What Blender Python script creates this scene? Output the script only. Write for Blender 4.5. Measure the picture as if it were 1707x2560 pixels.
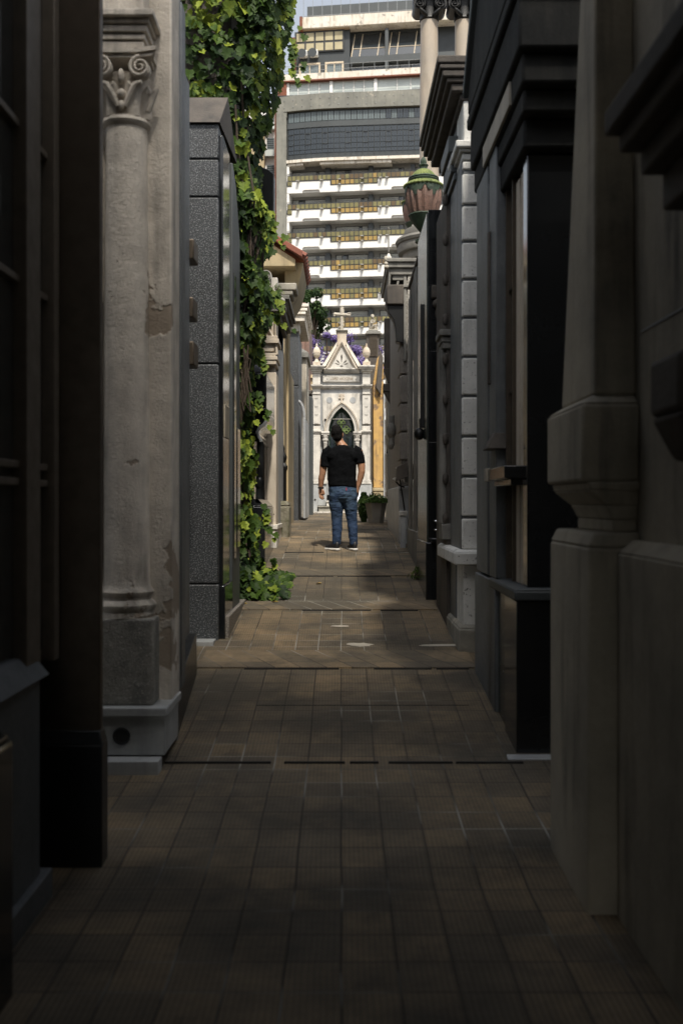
import bpy, bmesh, math, random
from mathutils import Vector, Matrix, noise
random.seed(7)
R = math.radians
C = bpy.context.scene.collection
SC = bpy.context.scene
for o in list(bpy.data.objects): bpy.data.objects.remove(o)

# ------------------------------------------------------------------ camera
cam_d = bpy.data.cameras.new('camera'); cam = bpy.data.objects.new('camera', cam_d); C.objects.link(cam)
cam.location = (0, 0, 1.65); cam.rotation_euler = (R(90), 0, 0)
cam_d.sensor_fit = 'VERTICAL'; cam_d.sensor_height = 36; cam_d.lens = 36
cam_d.shift_y = -23/2560; cam_d.clip_start = .1; cam_d.clip_end = 600
cam_d.dof.use_dof = True; cam_d.dof.focus_distance = 15.5; cam_d.dof.aperture_fstop = 2.2
SC.camera = cam
# ------------------------------------------------------------------ world and sun
EL, AZ = 58.0, 12.0
w = bpy.data.worlds.new("World"); SC.world = w; w.use_nodes = True
nt = w.node_tree; nt.nodes.clear()
sky = nt.nodes.new('ShaderNodeTexSky'); sky.sky_type = 'NISHITA'; sky.sun_disc = False
sky.sun_elevation = R(EL); sky.sun_rotation = R(180-AZ); sky.air_density = 1.3; sky.dust_density = 3.5; sky.ozone_density = 1.0
bg = nt.nodes.new('ShaderNodeBackground'); bg.inputs['Strength'].default_value = .13
wo = nt.nodes.new('ShaderNodeOutputWorld')
hs = nt.nodes.new('ShaderNodeHueSaturation'); hs.inputs['Saturation'].default_value = .38; hs.inputs['Value'].default_value = 1.05
nt.links.new(sky.outputs[0], hs.inputs['Color']); nt.links.new(hs.outputs[0], bg.inputs[0]); nt.links.new(bg.outputs[0], wo.inputs[0])
sd = bpy.data.lights.new('sun', 'SUN'); sd.energy = 3.3; sd.angle = R(2.8); sd.color = (1, .93, .82)
sun = bpy.data.objects.new('sun', sd); C.objects.link(sun)
sv = Vector((math.sin(R(AZ))*math.cos(R(EL)), -math.cos(R(AZ))*math.cos(R(EL)), math.sin(R(EL))))
sun.rotation_euler = sv.to_track_quat('Z', 'Y').to_euler(); sun.location = (10, -10, 30)
SC.view_settings.view_transform = 'Standard'; SC.view_settings.look = 'None'
SC.view_settings.exposure = 0.55; SC.view_settings.gamma = 1
SC.render.engine = 'CYCLES'

# ------------------------------------------------------------------ surveying helpers
F = 2351.5
def X(v, D): return (v-784)*D/F
def Z(v, D): return 1.65+(1154.6-v)*D/F
G = [(-40,0),(4.4,0),(6.1,.10),(8.24,.316),(8.81,.374),(10.53,.55),(10.97,.592),(12.53,.75),(13.0,.797),(14.5,.945),(16,1.10),(20.9,1.24),(31.7,1.345),(60,1.35)]
def g(D):
    for (a, za), (b, zb) in zip(G, G[1:]):
        if D <= b: return za+(zb-za)*(D-a)/(b-a)
    return 1.35

# ------------------------------------------------------------------ object helpers
ORG = {}
def tag(o, label=None, cat=None, group=None, kind=None):
    if label: o['label'] = label
    if cat: o['category'] = cat
    if group: o['group'] = group
    if kind: o['kind'] = kind
    return o
def thing(name, label, cat, loc, group=None):
    o = bpy.data.objects.new(name, None); C.objects.link(o); o.location = loc
    o.empty_display_size = .2
    ORG[o] = Vector(loc); tag(o, label, cat, group); return o
def copy_tree(o, parent=None):
    c = o.copy(); C.objects.link(c)
    if parent: c.parent = parent
    for ch in list(o.children): copy_tree(ch, c)
    return c
class B:
    def __init__(s): s.v = []; s.f = []
    def add(s, vs, fs):
        n = len(s.v); s.v += [Vector(p) for p in vs]; s.f += [tuple(i+n for i in f) for f in fs]; return s
    def box(s, x0, x1, y0, y1, z0, z1):
        if x0 > x1: x0, x1 = x1, x0
        return s.add([(x0,y0,z0),(x1,y0,z0),(x1,y1,z0),(x0,y1,z0),(x0,y0,z1),(x1,y0,z1),(x1,y1,z1),(x0,y1,z1)],
                     [(0,3,2,1),(4,5,6,7),(0,1,5,4),(1,2,6,5),(2,3,7,6),(3,0,4,7)])
    def frust(s, x0, x1, y0, y1, z0, X0, X1, Y0, Y1, z1):
        return s.add([(x0,y0,z0),(x1,y0,z0),(x1,y1,z0),(x0,y1,z0),(X0,Y0,z1),(X1,Y0,z1),(X1,Y1,z1),(X0,Y1,z1)],
                     [(0,3,2,1),(4,5,6,7),(0,1,5,4),(1,2,6,5),(2,3,7,6),(3,0,4,7)])
    def prism(s, pts, ax, a, b):
        # polygon pts in the plane perpendicular to ax, extruded from a to b
        def P(p, t):
            return {'x': (t, p[0], p[1]), 'y': (p[0], t, p[1]), 'z': (p[0], p[1], t)}[ax]
        n = len(pts)
        area = sum(pts[i][0]*pts[(i+1) % n][1]-pts[(i+1) % n][0]*pts[i][1] for i in range(n))
        if (area < 0): pts = pts[::-1]
        vs = [P(p, a) for p in pts]+[P(p, b) for p in pts]
        fl = (ax == 'y')
        bot = tuple(range(n))[::-1]; top = tuple(range(n, 2*n)); sides = [(i, (i+1) % n, n+(i+1) % n, n+i) for i in range(n)]
        if a > b: fl = not fl
        fs = [bot, top]+sides
        if fl: fs = [f[::-1] for f in fs]
        return s.add(vs, fs)
    def lathe(s, prof, c, seg=24, flute=0, nfl=12, sx=1, sy=1):
        n = len(prof); vs = []; fs = []
        for r, z in prof:
            for k in range(seg):
                t = 2*math.pi*k/seg; rr = r*(1+flute*math.cos(t*nfl))
                vs.append((c[0]+rr*math.cos(t)*sx, c[1]+rr*math.sin(t)*sy, c[2]+z))
        for i in range(n-1):
            for k in range(seg):
                k2 = (k+1) % seg; fs.append((i*seg+k, i*seg+k2, (i+1)*seg+k2, (i+1)*seg+k))
        fs.append(tuple(range(seg))[::-1]); fs.append(tuple((n-1)*seg+k for k in range(seg)))
        return s.add(vs, fs)
    def tube(s, pts, rad, seg=10, up=None, closed=False):
        # rad: number, list of numbers or list of (ra, rb)
        pts = [Vector(p) for p in pts]; n = len(pts)
        if not isinstance(rad, (list, tuple)): rad = [rad]*n
        vs = []; fs = []; prev = None
        for i, p in enumerate(pts):
            if closed: t = pts[(i+1) % n]-pts[i-1]
            else: t = (pts[min(i+1, n-1)]-pts[max(i-1, 0)])
            t = t.normalized() if t.length > 1e-9 else Vector((0,0,1))
            if prev is None:
                a = Vector(up) if up else (Vector((0,1,0)) if abs(t.y) < .9 else Vector((1,0,0)))
            else: a = prev
            a = (a-t*a.dot(t)); a = a.normalized() if a.length > 1e-6 else t.orthogonal().normalized()
            b = t.cross(a); prev = a
            r = rad[i]; ra, rb = r if isinstance(r, (list, tuple)) else (r, r)
            for k in range(seg):
                th = 2*math.pi*k/seg; vs.append(p+a*math.cos(th)*ra+b*math.sin(th)*rb)
        m = n if closed else n-1
        for i in range(m):
            j = (i+1) % n
            for k in range(seg):
                k2 = (k+1) % seg; fs.append((i*seg+k, i*seg+k2, j*seg+k2, j*seg+k))
        if not closed: fs.append(tuple(range(seg))[::-1]); fs.append(tuple((n-1)*seg+k for k in range(seg)))
        return s.add(vs, fs)
    def ell(s, c, r, seg=16, rings=10, rot=None):
        vs = []; fs = []
        for i in range(rings+1):
            ph = math.pi*(i/rings-.5)
            if i in (0, rings): ph *= .985
            for k in range(seg):
                t = 2*math.pi*k/seg
                p = Vector((math.cos(t)*math.cos(ph)*r[0], math.sin(t)*math.cos(ph)*r[1], math.sin(ph)*r[2]))
                if rot: p = rot @ p
                vs.append(Vector(c)+p)
        for i in range(rings):
            for k in range(seg):
                k2 = (k+1) % seg; fs.append((i*seg+k, i*seg+k2, (i+1)*seg+k2, (i+1)*seg+k))
        fs.append(tuple(range(seg))[::-1]); fs.append(tuple(rings*seg+k for k in range(seg)))
        return s.add(vs, fs)
    def spiral(s, c, r0, turns, th, y0, y1, side=1, seg=40, start=0):
        # carved volute: a raised spiral band in the xz plane
        pts = []
        for i in range(seg+1):
            q = i/seg; a = start+side*q*turns*2*math.pi; r = r0*(1-.88*q)
            pts.append((c[0]+r*math.cos(a), (y0+y1)/2, c[1]+r*math.sin(a)))
        rr = [(abs(y1-y0)/2, th*(1-.5*i/seg)) for i in range(seg+1)]
        return s.tube(pts, rr, 6, up=(0,1,0))
    def build(s, name, mat, parent=None, bevel=0, smooth=True, ang=38, xf=None):
        me = bpy.data.meshes.new(name)
        org = Vector((0,0,0)); r = parent
        while r is not None:
            if r in ORG: org = ORG[r]; break
            r = r.parent
        vs = s.v
        if xf: vs = [xf(p) for p in vs]
        me.from_pydata([tuple(Vector(p)-org) for p in vs], [], s.f)
        me.materials.append(mat); me.validate()
        if smooth:
            me.polygons.foreach_set('use_smooth', [True]*len(me.polygons)); me.set_sharp_from_angle(angle=R(ang))
        o = bpy.data.objects.new(name, me); C.objects.link(o)
        if parent is not None: o.parent = parent
        if bevel:
            m = o.modifiers.new('bevel', 'BEVEL'); m.width = bevel; m.segments = 2; m.limit_method = 'ANGLE'; m.angle_limit = R(40)
        return o
def single(bm, name, mat, label, cat, loc, group=None, **k):
    """a thing that is one mesh, origin at its base"""
    t = type('t', (), {})()
    me_o = bm.build(name, mat, None, **k)
    L = Vector(loc)
    for v in me_o.data.vertices: v.co -= L
    me_o.location = L; ORG[me_o] = L
    return tag(me_o, label, cat, group)
def struct(bm, name, mat, **k):
    return tag(bm.build(name, mat, **k), kind='structure')
def evalmesh(o, name):
    bpy.context.view_layer.update()
    dg = bpy.context.evaluated_depsgraph_get()
    me = bpy.data.meshes.new_from_object(o.evaluated_get(dg)); me.name = name; return me
def remesh_part(bm, name, mat, parent, vox, smooth_it=3, disp=0):
    o = bm.build(name, mat, parent, smooth=False)
    m = o.modifiers.new('r', 'REMESH'); m.mode = 'VOXEL'; m.voxel_size = vox
    if smooth_it:
        m = o.modifiers.new('s', 'SMOOTH'); m.iterations = smooth_it; m.factor = .6
    me = evalmesh(o, name); o.modifiers.clear(); old = o.data; o.data = me; bpy.data.meshes.remove(old)
    if not me.materials: me.materials.append(mat)
    me.polygons.foreach_set('use_smooth', [True]*len(me.polygons))
    return o
def plate(outer, holes, y0, y1, name, mat, parent=None, flip=False, bev=0):
    """flat plate in the xz plane with holes, from y0 (front) to y1"""
    cu = bpy.data.curves.new(name, 'CURVE'); cu.dimensions = '2D'; cu.fill_mode = 'BOTH'
    cu.extrude = abs(y1-y0)/2; cu.bevel_depth = bev
    for pts in [outer]+holes:
        sp = cu.splines.new('POLY'); sp.points.add(len(pts)-1); sp.use_cyclic_u = True
        for i, p in enumerate(pts): sp.points[i].co = (p[0], p[1], 0, 1)
    o = bpy.data.objects.new(name, cu); C.objects.link(o)
    me = evalmesh(o, name); bpy.data.objects.remove(o)
    org = Vector((0,0,0)); r = parent
    while r is not None:
        if r in ORG: org = ORG[r]; break
        r = r.parent
    for v in me.vertices:
        v.co = Vector((v.co.x, (y0+y1)/2-v.co.z, v.co.y))-org
    me.materials.clear(); me.materials.append(mat)
    oo = bpy.data.objects.new(name, me); C.objects.link(oo)
    if parent is not None: oo.parent = parent
    return oo
def lettering(txt, size, cx, y, cz, mat, parent, width=None, depth=.003):
    cu = bpy.data.curves.new('lettering', 'FONT'); cu.body = txt; cu.size = size; cu.align_x = 'CENTER'; cu.align_y = 'CENTER'; cu.extrude = depth
    o = bpy.data.objects.new('lettering', cu); C.objects.link(o)
    me = evalmesh(o, 'lettering'); bpy.data.objects.remove(o)
    xs = [v.co.x for v in me.vertices]; s = width/(max(xs)-min(xs)) if width else 1
    org = ORG[parent] if parent in ORG else ORG[parent.parent]
    for v in me.vertices: v.co = Vector((cx+v.co.x*s, y-v.co.z, cz+v.co.y))-org
    me.materials.clear(); me.materials.append(mat)
    oo = bpy.data.objects.new('lettering', me); C.objects.link(oo); oo.parent = parent; return oo

# ------------------------------------------------------------------ materials
def new_mat(name):
    m = bpy.data.materials.new(name); m.use_nodes = True; n = m.node_tree.nodes; l = m.node_tree.links
    return m, n, l, n['Principled BSDF']
def c4(c): return (c[0], c[1], c[2], 1)
def noise_n(n, l, pos, scale, detail=6, rough=.6, stretch=None):
    t = n.new('ShaderNodeTexNoise'); t.inputs['Scale'].default_value = scale; t.inputs['Detail'].default_value = detail; t.inputs['Roughness'].default_value = rough
    if stretch:
        mp = n.new('ShaderNodeMapping'); mp.inputs['Scale'].default_value = stretch; l.new(pos, mp.inputs['Vector']); l.new(mp.outputs[0], t.inputs['Vector'])
    else: l.new(pos, t.inputs['Vector'])
    return t.outputs['Fac']
def ramp(n, l, fac, lo, hi, a=0, b=1):
    r = n.new('ShaderNodeMapRange'); r.clamp = True
    for i, v in enumerate((lo, hi, a, b)): r.inputs[i+1].default_value = v
    l.new(fac, r.inputs[0]); return r.outputs[0]
def mixc(n, l, fac, a, b):
    m = n.new('ShaderNodeMix'); m.data_type = 'RGBA'
    if isinstance(fac, (int, float)): m.inputs[0].default_value = fac
    else: l.new(fac, m.inputs[0])
    for i, c in ((6, a), (7, b)):
        if isinstance(c, tuple): m.inputs[i].default_value = c4(c)
        else: l.new(c, m.inputs[i])
    return m.outputs[2]
def mathn(n, l, op, a, b=None):
    m = n.new('ShaderNodeMath'); m.operation = op
    for i, q in enumerate((a, b)):
        if q is None: continue
        if isinstance(q, (int, float)): m.inputs[i].default_value = q
        else: l.new(q, m.inputs[i])
    return m.outputs[0]
def stone(name, base, blotch, stain=None, rough=.8, sc=2.2, streak=.5, bump=.35, bsc=45, patch=None, patch_t=.62, spec=.4, grain=.12, speck=None, speck_sc=160, speck_t=.6, coat=0):
    m, n, l, bs = new_mat(name)
    pos = n.new('ShaderNodeNewGeometry').outputs['Position']
    f1 = noise_n(n, l, pos, sc, 8, .65)
    col = mixc(n, l, ramp(n, l, f1, .38, .64), base, blotch)
    if stain:
        f2 = noise_n(n, l, pos, 1.0, 6, .6, (5.5, 5.5, .55))
        f3 = noise_n(n, l, pos, 1.7, 5, .7)
        k = mathn(n, l, 'MULTIPLY', ramp(n, l, f2, .5, .68), ramp(n, l, f3, .35, .6))
        col = mixc(n, l, mathn(n, l, 'MULTIPLY', k, streak), col, stain)
    hgt = f1
    if patch:
        f4 = noise_n(n, l, pos, 1.35, 7, .55)
        pk = ramp(n, l, f4, patch_t, patch_t+.012)
        col = mixc(n, l, pk, col, patch)
        hgt = mathn(n, l, 'SUBTRACT', f1, mathn(n, l, 'MULTIPLY', pk, .6))
    if speck:
        f6 = noise_n(n, l, pos, speck_sc, 2, .5)
        col = mixc(n, l, ramp(n, l, f6, speck_t, speck_t+.06), col, speck)
    f5 = noise_n(n, l, pos, bsc, 8, .7)
    gr = mixc(n, l, ramp(n, l, f5, .35, .7, 0, grain), col, tuple(c*.35 for c in base))
    l.new(gr, bs.inputs['Base Color'])
    l.new(ramp(n, l, f5, .3, .7, max(.02, rough-.08), min(1, rough+.08)), bs.inputs['Roughness'])
    bs.inputs['Specular IOR Level'].default_value = spec
    if coat: bs.inputs['Coat Weight'].default_value = coat; bs.inputs['Coat Roughness'].default_value = .04
    if bump:
        bp = n.new('ShaderNodeBump'); bp.inputs['Strength'].default_value = bump; bp.inputs['Distance'].default_value = .02
        l.new(mathn(n, l, 'ADD', mathn(n, l, 'MULTIPLY', hgt, 1.6), mathn(n, l, 'MULTIPLY', f5, .7)), bp.inputs['Height']); l.new(bp.outputs[0], bs.inputs['Normal'])
    return m
def plain(name, col, rough=.5, metal=0, spec=.5, var=.25, sc=8, bump=0, alpha=None):
    m, n, l, bs = new_mat(name)
    pos = n.new('ShaderNodeNewGeometry').outputs['Position']
    f = noise_n(n, l, pos, sc, 6, .6)
    l.new(mixc(n, l, ramp(n, l, f, .3, .7), col, tuple(c*(1-var) for c in col)), bs.inputs['Base Color'])
    l.new(ramp(n, l, f, .3, .7, max(.02, rough*.85), min(1, rough*1.15)), bs.inputs['Roughness'])
    bs.inputs['Metallic'].default_value = metal; bs.inputs['Specular IOR Level'].default_value = spec
    if bump:
        bp = n.new('ShaderNodeBump'); bp.inputs['Strength'].default_value = bump; bp.inputs['Distance'].default_value = .01
        l.new(noise_n(n, l, pos, sc*6, 6, .7), bp.inputs['Height']); l.new(bp.outputs[0], bs.inputs['Normal'])
    return m
M = {}
M['column'] = stone('column_plaster', (.72,.655,.56), (.54,.49,.42), (.17,.155,.13), sc=5, streak=.8, patch=(.33,.27,.205), patch_t=.615, bump=.6, bsc=60)
M['pedestal'] = stone('rough_grey_stone', (.34,.325,.28), (.2,.19,.17), (.09,.09,.085), sc=9, streak=.6, bump=.8, bsc=70, speck=(.4,.38,.34), speck_sc=90)
M['marble'] = stone('white_marble', (.66,.625,.56), (.47,.45,.41), (.15,.14,.12), rough=.6, streak=.9, bump=.15, sc=3)
M['marble_warm'] = stone('warm_marble', (.60,.53,.43), (.52,.45,.36), (.30,.21,.12), rough=.6, streak=.9, bump=.2, sc=3)
M['marble_grey'] = stone('grey_marble', (.42,.43,.43), (.27,.28,.29), (.14,.14,.14), rough=.4, streak=.6, bump=.1, sc=3.5)
M['marble_pale'] = stone('pale_base_marble', (.40,.41,.40), (.33,.34,.34), (.12,.12,.11), rough=.5, streak=.5, bump=.15, sc=4)
M['granite'] = stone('speckled_dark_granite', (.045,.05,.055), (.035,.037,.04), (.02,.02,.02), rough=.5, bump=.25, bsc=120, speck=(.22,.23,.235), speck_sc=95, speck_t=.55)
M['granite_grey'] = stone('brown_grey_granite', (.17,.15,.13), (.12,.11,.10), (.06,.055,.05), rough=.6, bump=.4, bsc=120, speck=(.32,.29,.25), speck_sc=90, speck_t=.52)
M['granite_light'] = stone('light_speckled_granite', (.27,.255,.22), (.2,.19,.17), (.1,.1,.09), rough=.7, bump=.5, bsc=120, speck=(.5,.47,.42), speck_sc=70, speck_t=.5)
M['ashlar'] = stone('ashlar_grey_stone', (.74,.73,.69), (.62,.615,.58), (.15,.15,.14), rough=.7, sc=4, streak=.5, bump=.35, bsc=60, speck=(.16,.155,.14), speck_sc=45, speck_t=.64)
M['bluegrey'] = stone('blue_grey_slabs', (.17,.18,.185), (.11,.12,.125), (.045,.045,.042), rough=.5, streak=.9, bump=.25, sc=2.6)
M['black'] = stone('black_polished_granite', (.010,.011,.012), (.014,.015,.016), None, rough=.12, bump=.0, spec=.5, grain=0)
M['black_soft'] = stone('black_worn_granite', (.018,.02,.021), (.012,.012,.012), (.05,.05,.045), rough=.35, bump=.05, spec=.4, grain=0)
M['matblack'] = stone('matt_sooty_stone', (.022,.023,.023), (.03,.03,.028), (.06,.058,.05), rough=.85, bump=.2, spec=.15, streak=.6)
M['greenblack'] = stone('green_black_granite', (.02,.03,.028), (.03,.035,.03), (.07,.07,.05), rough=.22, bump=.04, streak=.5, grain=0)
M['brownstone'] = stone('dark_brown_stone', (.10,.085,.07), (.06,.052,.045), (.03,.03,.028), rough=.75, streak=.8, bump=.4)
M['dimstone'] = stone('dim_limestone', (.38,.335,.255), (.26,.235,.185), (.05,.048,.042), rough=.8, streak=.8, bump=.3, sc=1.8)
M['greystone'] = stone('weathered_grey_stone', (.24,.23,.205), (.16,.155,.14), (.06,.06,.055), rough=.8, streak=.9, bump=.4)
M['sandstone'] = stone('pale_sandstone', (.46,.42,.345), (.36,.325,.265), (.13,.12,.10), rough=.8, streak=.8, bump=.3)
M['cement'] = stone('old_cement', (.33,.31,.26), (.2,.19,.16), (.08,.08,.07), rough=.85, streak=.8, bump=.4, patch=(.42,.38,.3), patch_t=.6)
M['mossy'] = stone('mossy_concrete', (.22,.2,.155), (.10,.10,.06), (.05,.055,.035), rough=.9, sc=7, streak=.8, bump=.9, patch=(.40,.36,.28), patch_t=.57)
M['yellow'] = stone('peeling_yellow_plaster', (.60,.38,.13), (.48,.30,.12), (.2,.12,.06), rough=.85, streak=.8, bump=.5, speck=(.22,.15,.10), speck_sc=4.5, speck_t=.60, sc=5)
M['stucco'] = stone('ochre_stucco', (.47,.375,.22), (.39,.32,.2), (.17,.14,.09), rough=.85, streak=.8, bump=.3)
M['rooftile'] = stone('terracotta_roof_tile', (.26,.085,.05), (.19,.07,.05), (.08,.05,.04), rough=.75, bump=.3)
M['rust'] = stone('rust_brown_render', (.22,.075,.04), (.15,.06,.04), (.07,.04,.03), rough=.85, bump=.2)
M['whitewall'] = stone('white_painted_concrete', (.80,.79,.76), (.76,.75,.72), (.5,.48,.44), rough=.8, streak=.25, bump=.1, sc=.6, bsc=8)
M['flaky'] = stone('flaking_white_paint', (.74,.70,.63), (.66,.60,.50), (.26,.2,.12), rough=.85, streak=.9, bump=.2, sc=.9, bsc=6, patch=(.36,.33,.28), patch_t=.63)
M['concrete'] = stone('board_concrete', (.25,.245,.21), (.175,.175,.155), (.10,.10,.085), rough=.85, streak=.7, bump=.2, sc=.6, bsc=6, patch=(.36,.33,.27), patch_t=.655)
M['slate'] = plain('dark_slate_cladding', (.035,.042,.045), .5, sc=.8)
M['slate_mid'] = plain('dark_grey_panel', (.06,.068,.07), .5, sc=.8)
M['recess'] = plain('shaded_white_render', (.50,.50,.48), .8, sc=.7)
M['darkframe'] = plain('dark_window_frame', (.03,.032,.034), .45)
M['steel'] = plain('grey_steel', (.30,.31,.31), .4, .6)
M['creamframe'] = plain('cream_window_frame', (.62,.52,.38), .6)
M['whiteframe'] = plain('white_frame', (.7,.7,.68), .5)
M['winglass'] = plain('dark_window_glass', (.02,.028,.035), .08, spec=.8)
M['curtain'] = plain('curtained_window', (.52,.53,.50), .35, spec=.7, sc=.6)
M['palewin'] = plain('pale_blind_window', (.56,.61,.58), .3, spec=.6, sc=.6)
M['greywin'] = plain('grey_blind_window', (.13,.16,.165), .3, spec=.6, sc=.6)
M['amberwin'] = plain('yellowed_window_blind', (.47,.41,.25), .5, sc=1)
M['tan'] = plain('tan_sheet_roof', (.48,.36,.24), .7, sc=1)
M['amber1'] = plain('amber_balcony_panel', (.38,.25,.07), .4, sc=.9, var=.4)
M['amber2'] = plain('olive_balcony_panel', (.22,.195,.075), .4, sc=.9, var=.45)
M['amber3'] = plain('brown_balcony_panel', (.13,.085,.035), .35, sc=.9, var=.3)
M['glass'] = plain('dark_tomb_glass', (.30,.31,.30), .05, .85, spec=.9, var=.1)
M['bronze'] = plain('dark_bronze', (.13,.105,.08), .5, .7, sc=10)
M['oldbronze'] = plain('worn_bronze', (.24,.20,.155), .5, .3, sc=12, bump=.1)
M['iron'] = plain('black_cast_iron', (.012,.012,.012), .4, .3, sc=30, bump=.3)
M['chrome'] = plain('polished_chrome', (.75,.76,.78), .12, 1, var=.05)
M['verdigris'] = stone('verdigris_copper', (.04,.07,.04), (.02,.032,.022), (.01,.012,.01), rough=.55, bump=.6, bsc=60, sc=10)
M['limegreen'] = stone('lime_green_patina', (.20,.235,.07), (.10,.14,.04), (.03,.05,.02), rough=.7, bump=.9, bsc=60, sc=10)
M['pinkstone'] = stone('pink_granite', (.25,.145,.11), (.16,.10,.08), (.07,.05,.04), rough=.5, bump=.5, bsc=70, sc=8, speck=(.12,.08,.06), speck_sc=60, speck_t=.56)
M['creamcol'] = stone('polished_cream_column', (.44,.37,.29), (.38,.33,.27), (.16,.14,.11), rough=.45, bump=.05, streak=.5)
M['skin'] = plain('skin', (.42,.22,.13), .5, var=.2, sc=12)
M['hair'] = plain('black_hair', (.006,.005,.0045), .7, spec=.15, sc=70, bump=1)
M['shirt'] = plain('black_cotton', (.0045,.005,.006), .95, sc=14, bump=.3, spec=.08)
M['sole'] = plain('white_rubber', (.72,.70,.66), .5)
M['shoe'] = plain('black_shoe', (.008,.008,.01), .6, bump=.2)
M['pot'] = plain('grey_fibre_cement', (.22,.21,.19), .6, sc=6, bump=.1)
M['soil'] = plain('soil', (.03,.022,.015), .95)
M['leafdry'] = plain('dry_leaf', (.5,.34,.08), .7)
M['paper'] = plain('white_paper', (.75,.76,.78), .7, var=.05)
M['bark'] = plain('bark', (.07,.05,.035), .9, sc=20, bump=.6)
M['engrave'] = plain('gilded_lettering', (.22,.145,.07), .6)
M['groove'] = plain('dark_hollow', (.02,.019,.017), .9)
M['doorgreen'] = plain('green_patina_door', (.025,.05,.032), .4, .4, sc=20, bump=.3)
M['crossgreen'] = plain('green_patina_cross', (.13,.19,.055), .6, .2, sc=20, bump=.3)

def leafmat(name, c1, c2, c3, trans=.25):
    m, n, l, bs = new_mat(name)
    a = n.new('ShaderNodeAttribute'); a.attribute_name = 'tint'; a.attribute_type = 'GEOMETRY'
    pos = n.new('ShaderNodeNewGeometry').outputs['Position']
    f = noise_n(n, l, pos, 30, 3, .5)
    t = mathn(n, l, 'ADD', a.outputs['Fac'], mathn(n, l, 'MULTIPLY', mathn(n, l, 'SUBTRACT', f, .5), .3))
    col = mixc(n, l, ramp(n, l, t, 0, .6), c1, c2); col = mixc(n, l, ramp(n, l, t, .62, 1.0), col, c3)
    l.new(col, bs.inputs['Base Color']); bs.inputs['Roughness'].default_value = .6; bs.inputs['Specular IOR Level'].default_value = .2
    tr = n.new('ShaderNodeBsdfTranslucent'); l.new(col, tr.inputs['Color'])
    mx = n.new('ShaderNodeMixShader'); mx.inputs[0].default_value = trans
    l.new(bs.outputs[0], mx.inputs[1]); l.new(tr.outputs[0], mx.inputs[2])
    l.new(mx.outputs[0], n['Material Output'].inputs['Surface'])
    return m
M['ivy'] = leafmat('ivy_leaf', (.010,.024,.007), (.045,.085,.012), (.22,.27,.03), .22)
M['tree'] = leafmat('tree_leaf', (.012,.028,.010), (.03,.06,.015), (.06,.10,.02))
M['jac'] = leafmat('jacaranda_flower', (.10,.07,.22), (.20,.15,.34), (.34,.27,.46))
M['plant'] = leafmat('pot_plant_leaf', (.015,.035,.008), (.05,.10,.015), (.16,.22,.05))

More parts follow.
